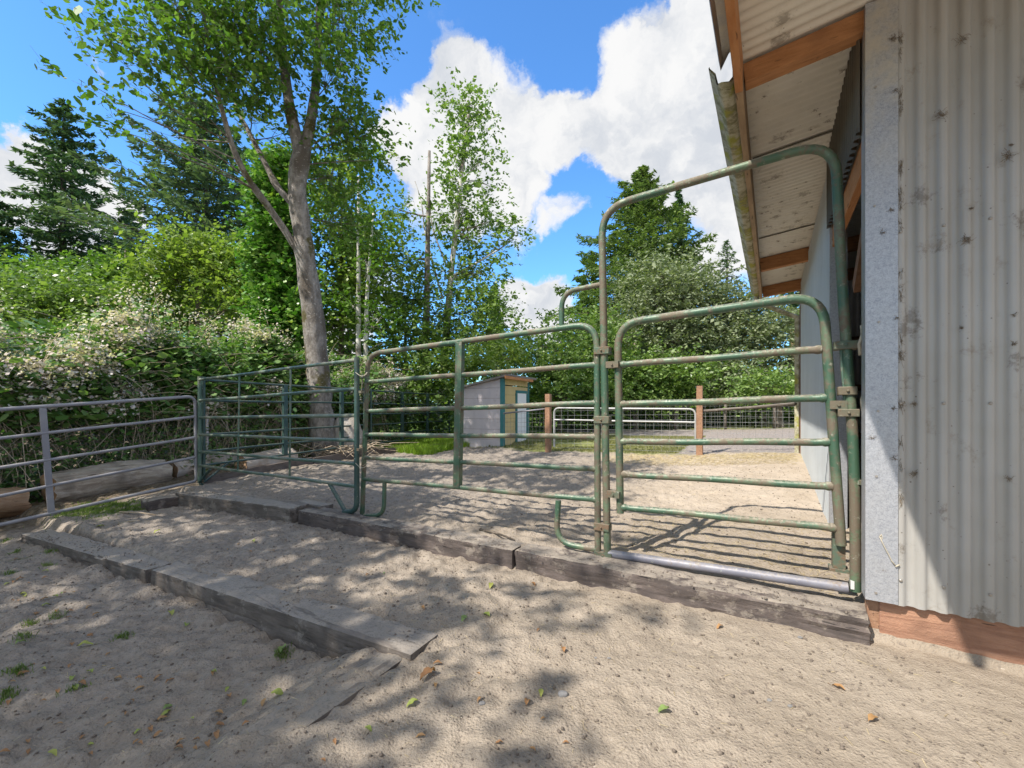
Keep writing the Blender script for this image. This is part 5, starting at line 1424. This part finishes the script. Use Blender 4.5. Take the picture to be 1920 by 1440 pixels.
uniqG = [(1245, 1335, 'yellow-green fallen leaf with a brown tip at the bottom of the foreground'), (520, 1305, 'pale yellow fallen leaf at the bottom beside the half-buried tie'), (773, 1322, 'pale green oval fallen leaf right of the half-buried tie'), (920, 1100, 'blue-green fallen leaf in the shade below the dark tie'),
         (320, 1152, 'fallen green leaf left of the foreground tie'), (530, 1226, 'bright green sprig-like leaf by the foot of the foreground tie'), (350, 1172, 'olive and yellow fallen leaf left of the foreground tie'), (475, 1016, 'blue-green fallen leaf between the two tie rows'), (295, 1000, 'small light green leaf between the two tie rows'),
         (160, 1223, 'small green leaf in the left foreground'), (870, 1162, 'small olive leaf lying in the shade of the middle foreground'), (912, 1155, 'narrow olive leaf right of its twin in the middle foreground'), (188, 988, 'teal green leaf near the end of the lower tie row')]
for i, (px, py, l) in enumerate(uniqG): fallen(protoG[i % 5], px, py, l, gsG, random.uniform(.8, 1.15))
uniqD = [(802, 1270, 'long curled orange-brown bark shaving or leaf below the sharp tie corner', 1.7), (1055, 1220, 'small orange leaf standing out on the bare sand'), (990, 1320, 'tiny orange leaf at the bottom edge near the middle'), (1572, 1292, 'orange leaf on bare sand at the lower right'), (1637, 1352, 'brown leaf at the very bottom right'),
         (1000, 1097, 'pale brown leaf below the joint of the dark ties'), (820, 1247, 'curled brown leaf just right of the sharp tie corner'), (1350, 1178, 'brown leaf at the foot of the barn-side tie')]
for i, u_ in enumerate(uniqD): fallen(protoD[i % 5], u_[0], u_[1], u_[2], gsD, u_[3] if len(u_) > 3 else random.uniform(.7, 1.0))
rr = random.Random(21)
for i in range(170):
    px, py = rr.choice([(rr.gauss(80, 60), rr.gauss(1080, 45)), (rr.uniform(0, 500), rr.uniform(1010, 1430)), (rr.uniform(0, 760), rr.uniform(1010, 1430)), (rr.uniform(0, 1100), rr.uniform(1010, 1430))])
    if px < 0 or py < 1000: continue
    p = ground_at(px, py); w_, s_ = to_ws(p[0], p[1])
    if (-1.75 < s_ < -1.05 and w_ > 1.8) or s_ > -.35 or (1.85 < w_ < 2.2 and s_ < -1): continue
    brown = rr.random() < .8
    fallen((protoD if brown else protoG)[rr.randrange(5)], px, py, 'small curled brown fallen leaf lying on the shaded sand' if brown else 'small green fallen leaf lying on the shaded sand', 'scattered small brown leaves' if brown else 'scattered small green leaves', rr.uniform(.35, .8))
# stones
M_STONE, t_, b_ = new_mat('grey_stone'); t_.put(b_.inputs['Base Color'], t_.mix(t_.noise(60, 5, .7, t_.pos()), (.14, .14, .14), (.28, .27, .26))); b_.inputs['Roughness'].default_value = .85
def stone(px, py, r, label, seed):
    p = ground_at(px, py); boulder(label, p + np.array([0, 0, r * .25]), (r, r * .7, r * .5), seed, M_STONE, 'stone', 'stone')
for i, (px, py, r, l) in enumerate([(1056, 1304, .021, 'flat pointed grey stone in the bottom middle of the sand'), (904, 1320, .013, 'dark knobbly stone at the bottom left of the flat stone'), (1117, 1234, .007, 'little dark pebble above the flat grey stone'), (1142, 1235, .009, 'little brown pebble right of the dark pebble'), (1500, 1196, .012, 'grey pebble at the foot of the barn-side tie'), (1482, 1325, .010, 'black pebble at the lower right'), (1443, 1314, .010, 'whitish pebble left of the black pebble')]):
    stone(px, py, r, l, i + 2)
# twigs on the terrace
for i, (a, b, l) in enumerate([((225, 962), (292, 966), 'pale bare twig lying between the tie rows, the longer one'), ((222, 983), (262, 978), 'pale bare twig just below the longer twig'), ((900, 995), (965, 1015), 'dark thin twig lying beside the tie joint inside the yard')]):
    p0, p1_ = ground_at(*a), ground_at(*b); m_ = MB(); m_.tube([p0 + [0, 0, .012], (p0 + p1_) / 2 + [0, 0, .022], p1_ + [0, 0, .012]], [.011, .009, .006], 6)
    tag(m_.build('twig', M_TWIG if i == 2 else M_CANE, None, True, origin=p0), l, 'twig')

# grass: tufts at the left, bright strip behind the edging, lawn beyond the back fence
def grass(name, x, y, z, h, wd, label, mat=M_GRASS):
    n = len(x); an = RNG.random(n) * 6.283; hh = h * RNG.uniform(.4, 1.3, n)
    b = np.stack([np.cos(an), np.sin(an), np.zeros(n)], 1) * wd; c = np.stack([x, y, z - .003], 1)
    ln = np.stack([RNG.normal(size=n), RNG.normal(size=n), np.zeros(n)], 1) * hh[:, None] * .35
    m1 = c + ln * .35 + np.array([0, 0, 1]) * hh[:, None] * .6; tp = c + ln + np.array([0, 0, 1]) * hh[:, None]
    vs = np.stack([c - b, c + b, m1 + b * .7, tp, m1 - b * .7], 1).reshape(-1, 3)
    o = link_mesh(name, vs, np.arange(n * 5).reshape(n, 5), mat, rnd=RNG.random(n)); return tag(o, label, 'grass', kind='stuff')
def tufts(n, centers, spread):
    c = np.array(centers); i = RNG.integers(0, len(c), n); x = c[i, 0] + RNG.normal(size=n) * spread; y = c[i, 1] + RNG.normal(size=n) * spread
    return x, y, ground_h(x, y)
cc = [ground_at(px, py)[:2] for px, py in ((532, 1220), (528, 1232), (25, 1258), (40, 1262), (140, 1292), (60, 1172), (105, 1160), (90, 1062), (95, 1035), (20, 1075), (8, 1310), (12, 1300), (45, 1198), (230, 1195), (10, 1015), (30, 1040))]
grass('grass_tufts', *tufts(1500, cc, .022), .028, .0016, 'small green tufts sprouting from the sand in the left foreground')
cc = [ground_at(px, py)[:2] for px in range(160, 262, 10) for py in (948, 956)] + [ground_at(px, py)[:2] for px in range(120, 200, 12) for py in (965,)]
grass('grass_tufts', *tufts(6000, cc, .09), .035, .002, 'green grass strip beside the short tie under the grey gate')
xx, yy, zz = scatter(30000, 6.9, 9.2, 4.3, 8.6); grass('grass_strip', xx, yy, zz, .16, .006, 'bright green grass strip behind the board edging', M_GLIME)
xx, yy, zz = scatter(60000, 2.0, 7.5, 6.0, 10.4); mk = (fbm(xx, yy, .5, 3) > -.25); grass('lawn', xx[mk], yy[mk], zz[mk], .045, .006, 'mown lawn beyond the white gate', M_LAWN)

# bevel a few boxy timbers
for o in list(scene.objects):
    if o.type == 'MESH' and o.name.split('.')[0] in ('rafter', 'fascia', 'skirt_board', 'header_beam', 'centre_strap', 'upright', 'clamp', 'latch_bracket'):
        bv = o.modifiers.new('bevel', 'BEVEL'); bv.width = .004; bv.segments = 2; bv.limit_method = 'ANGLE'
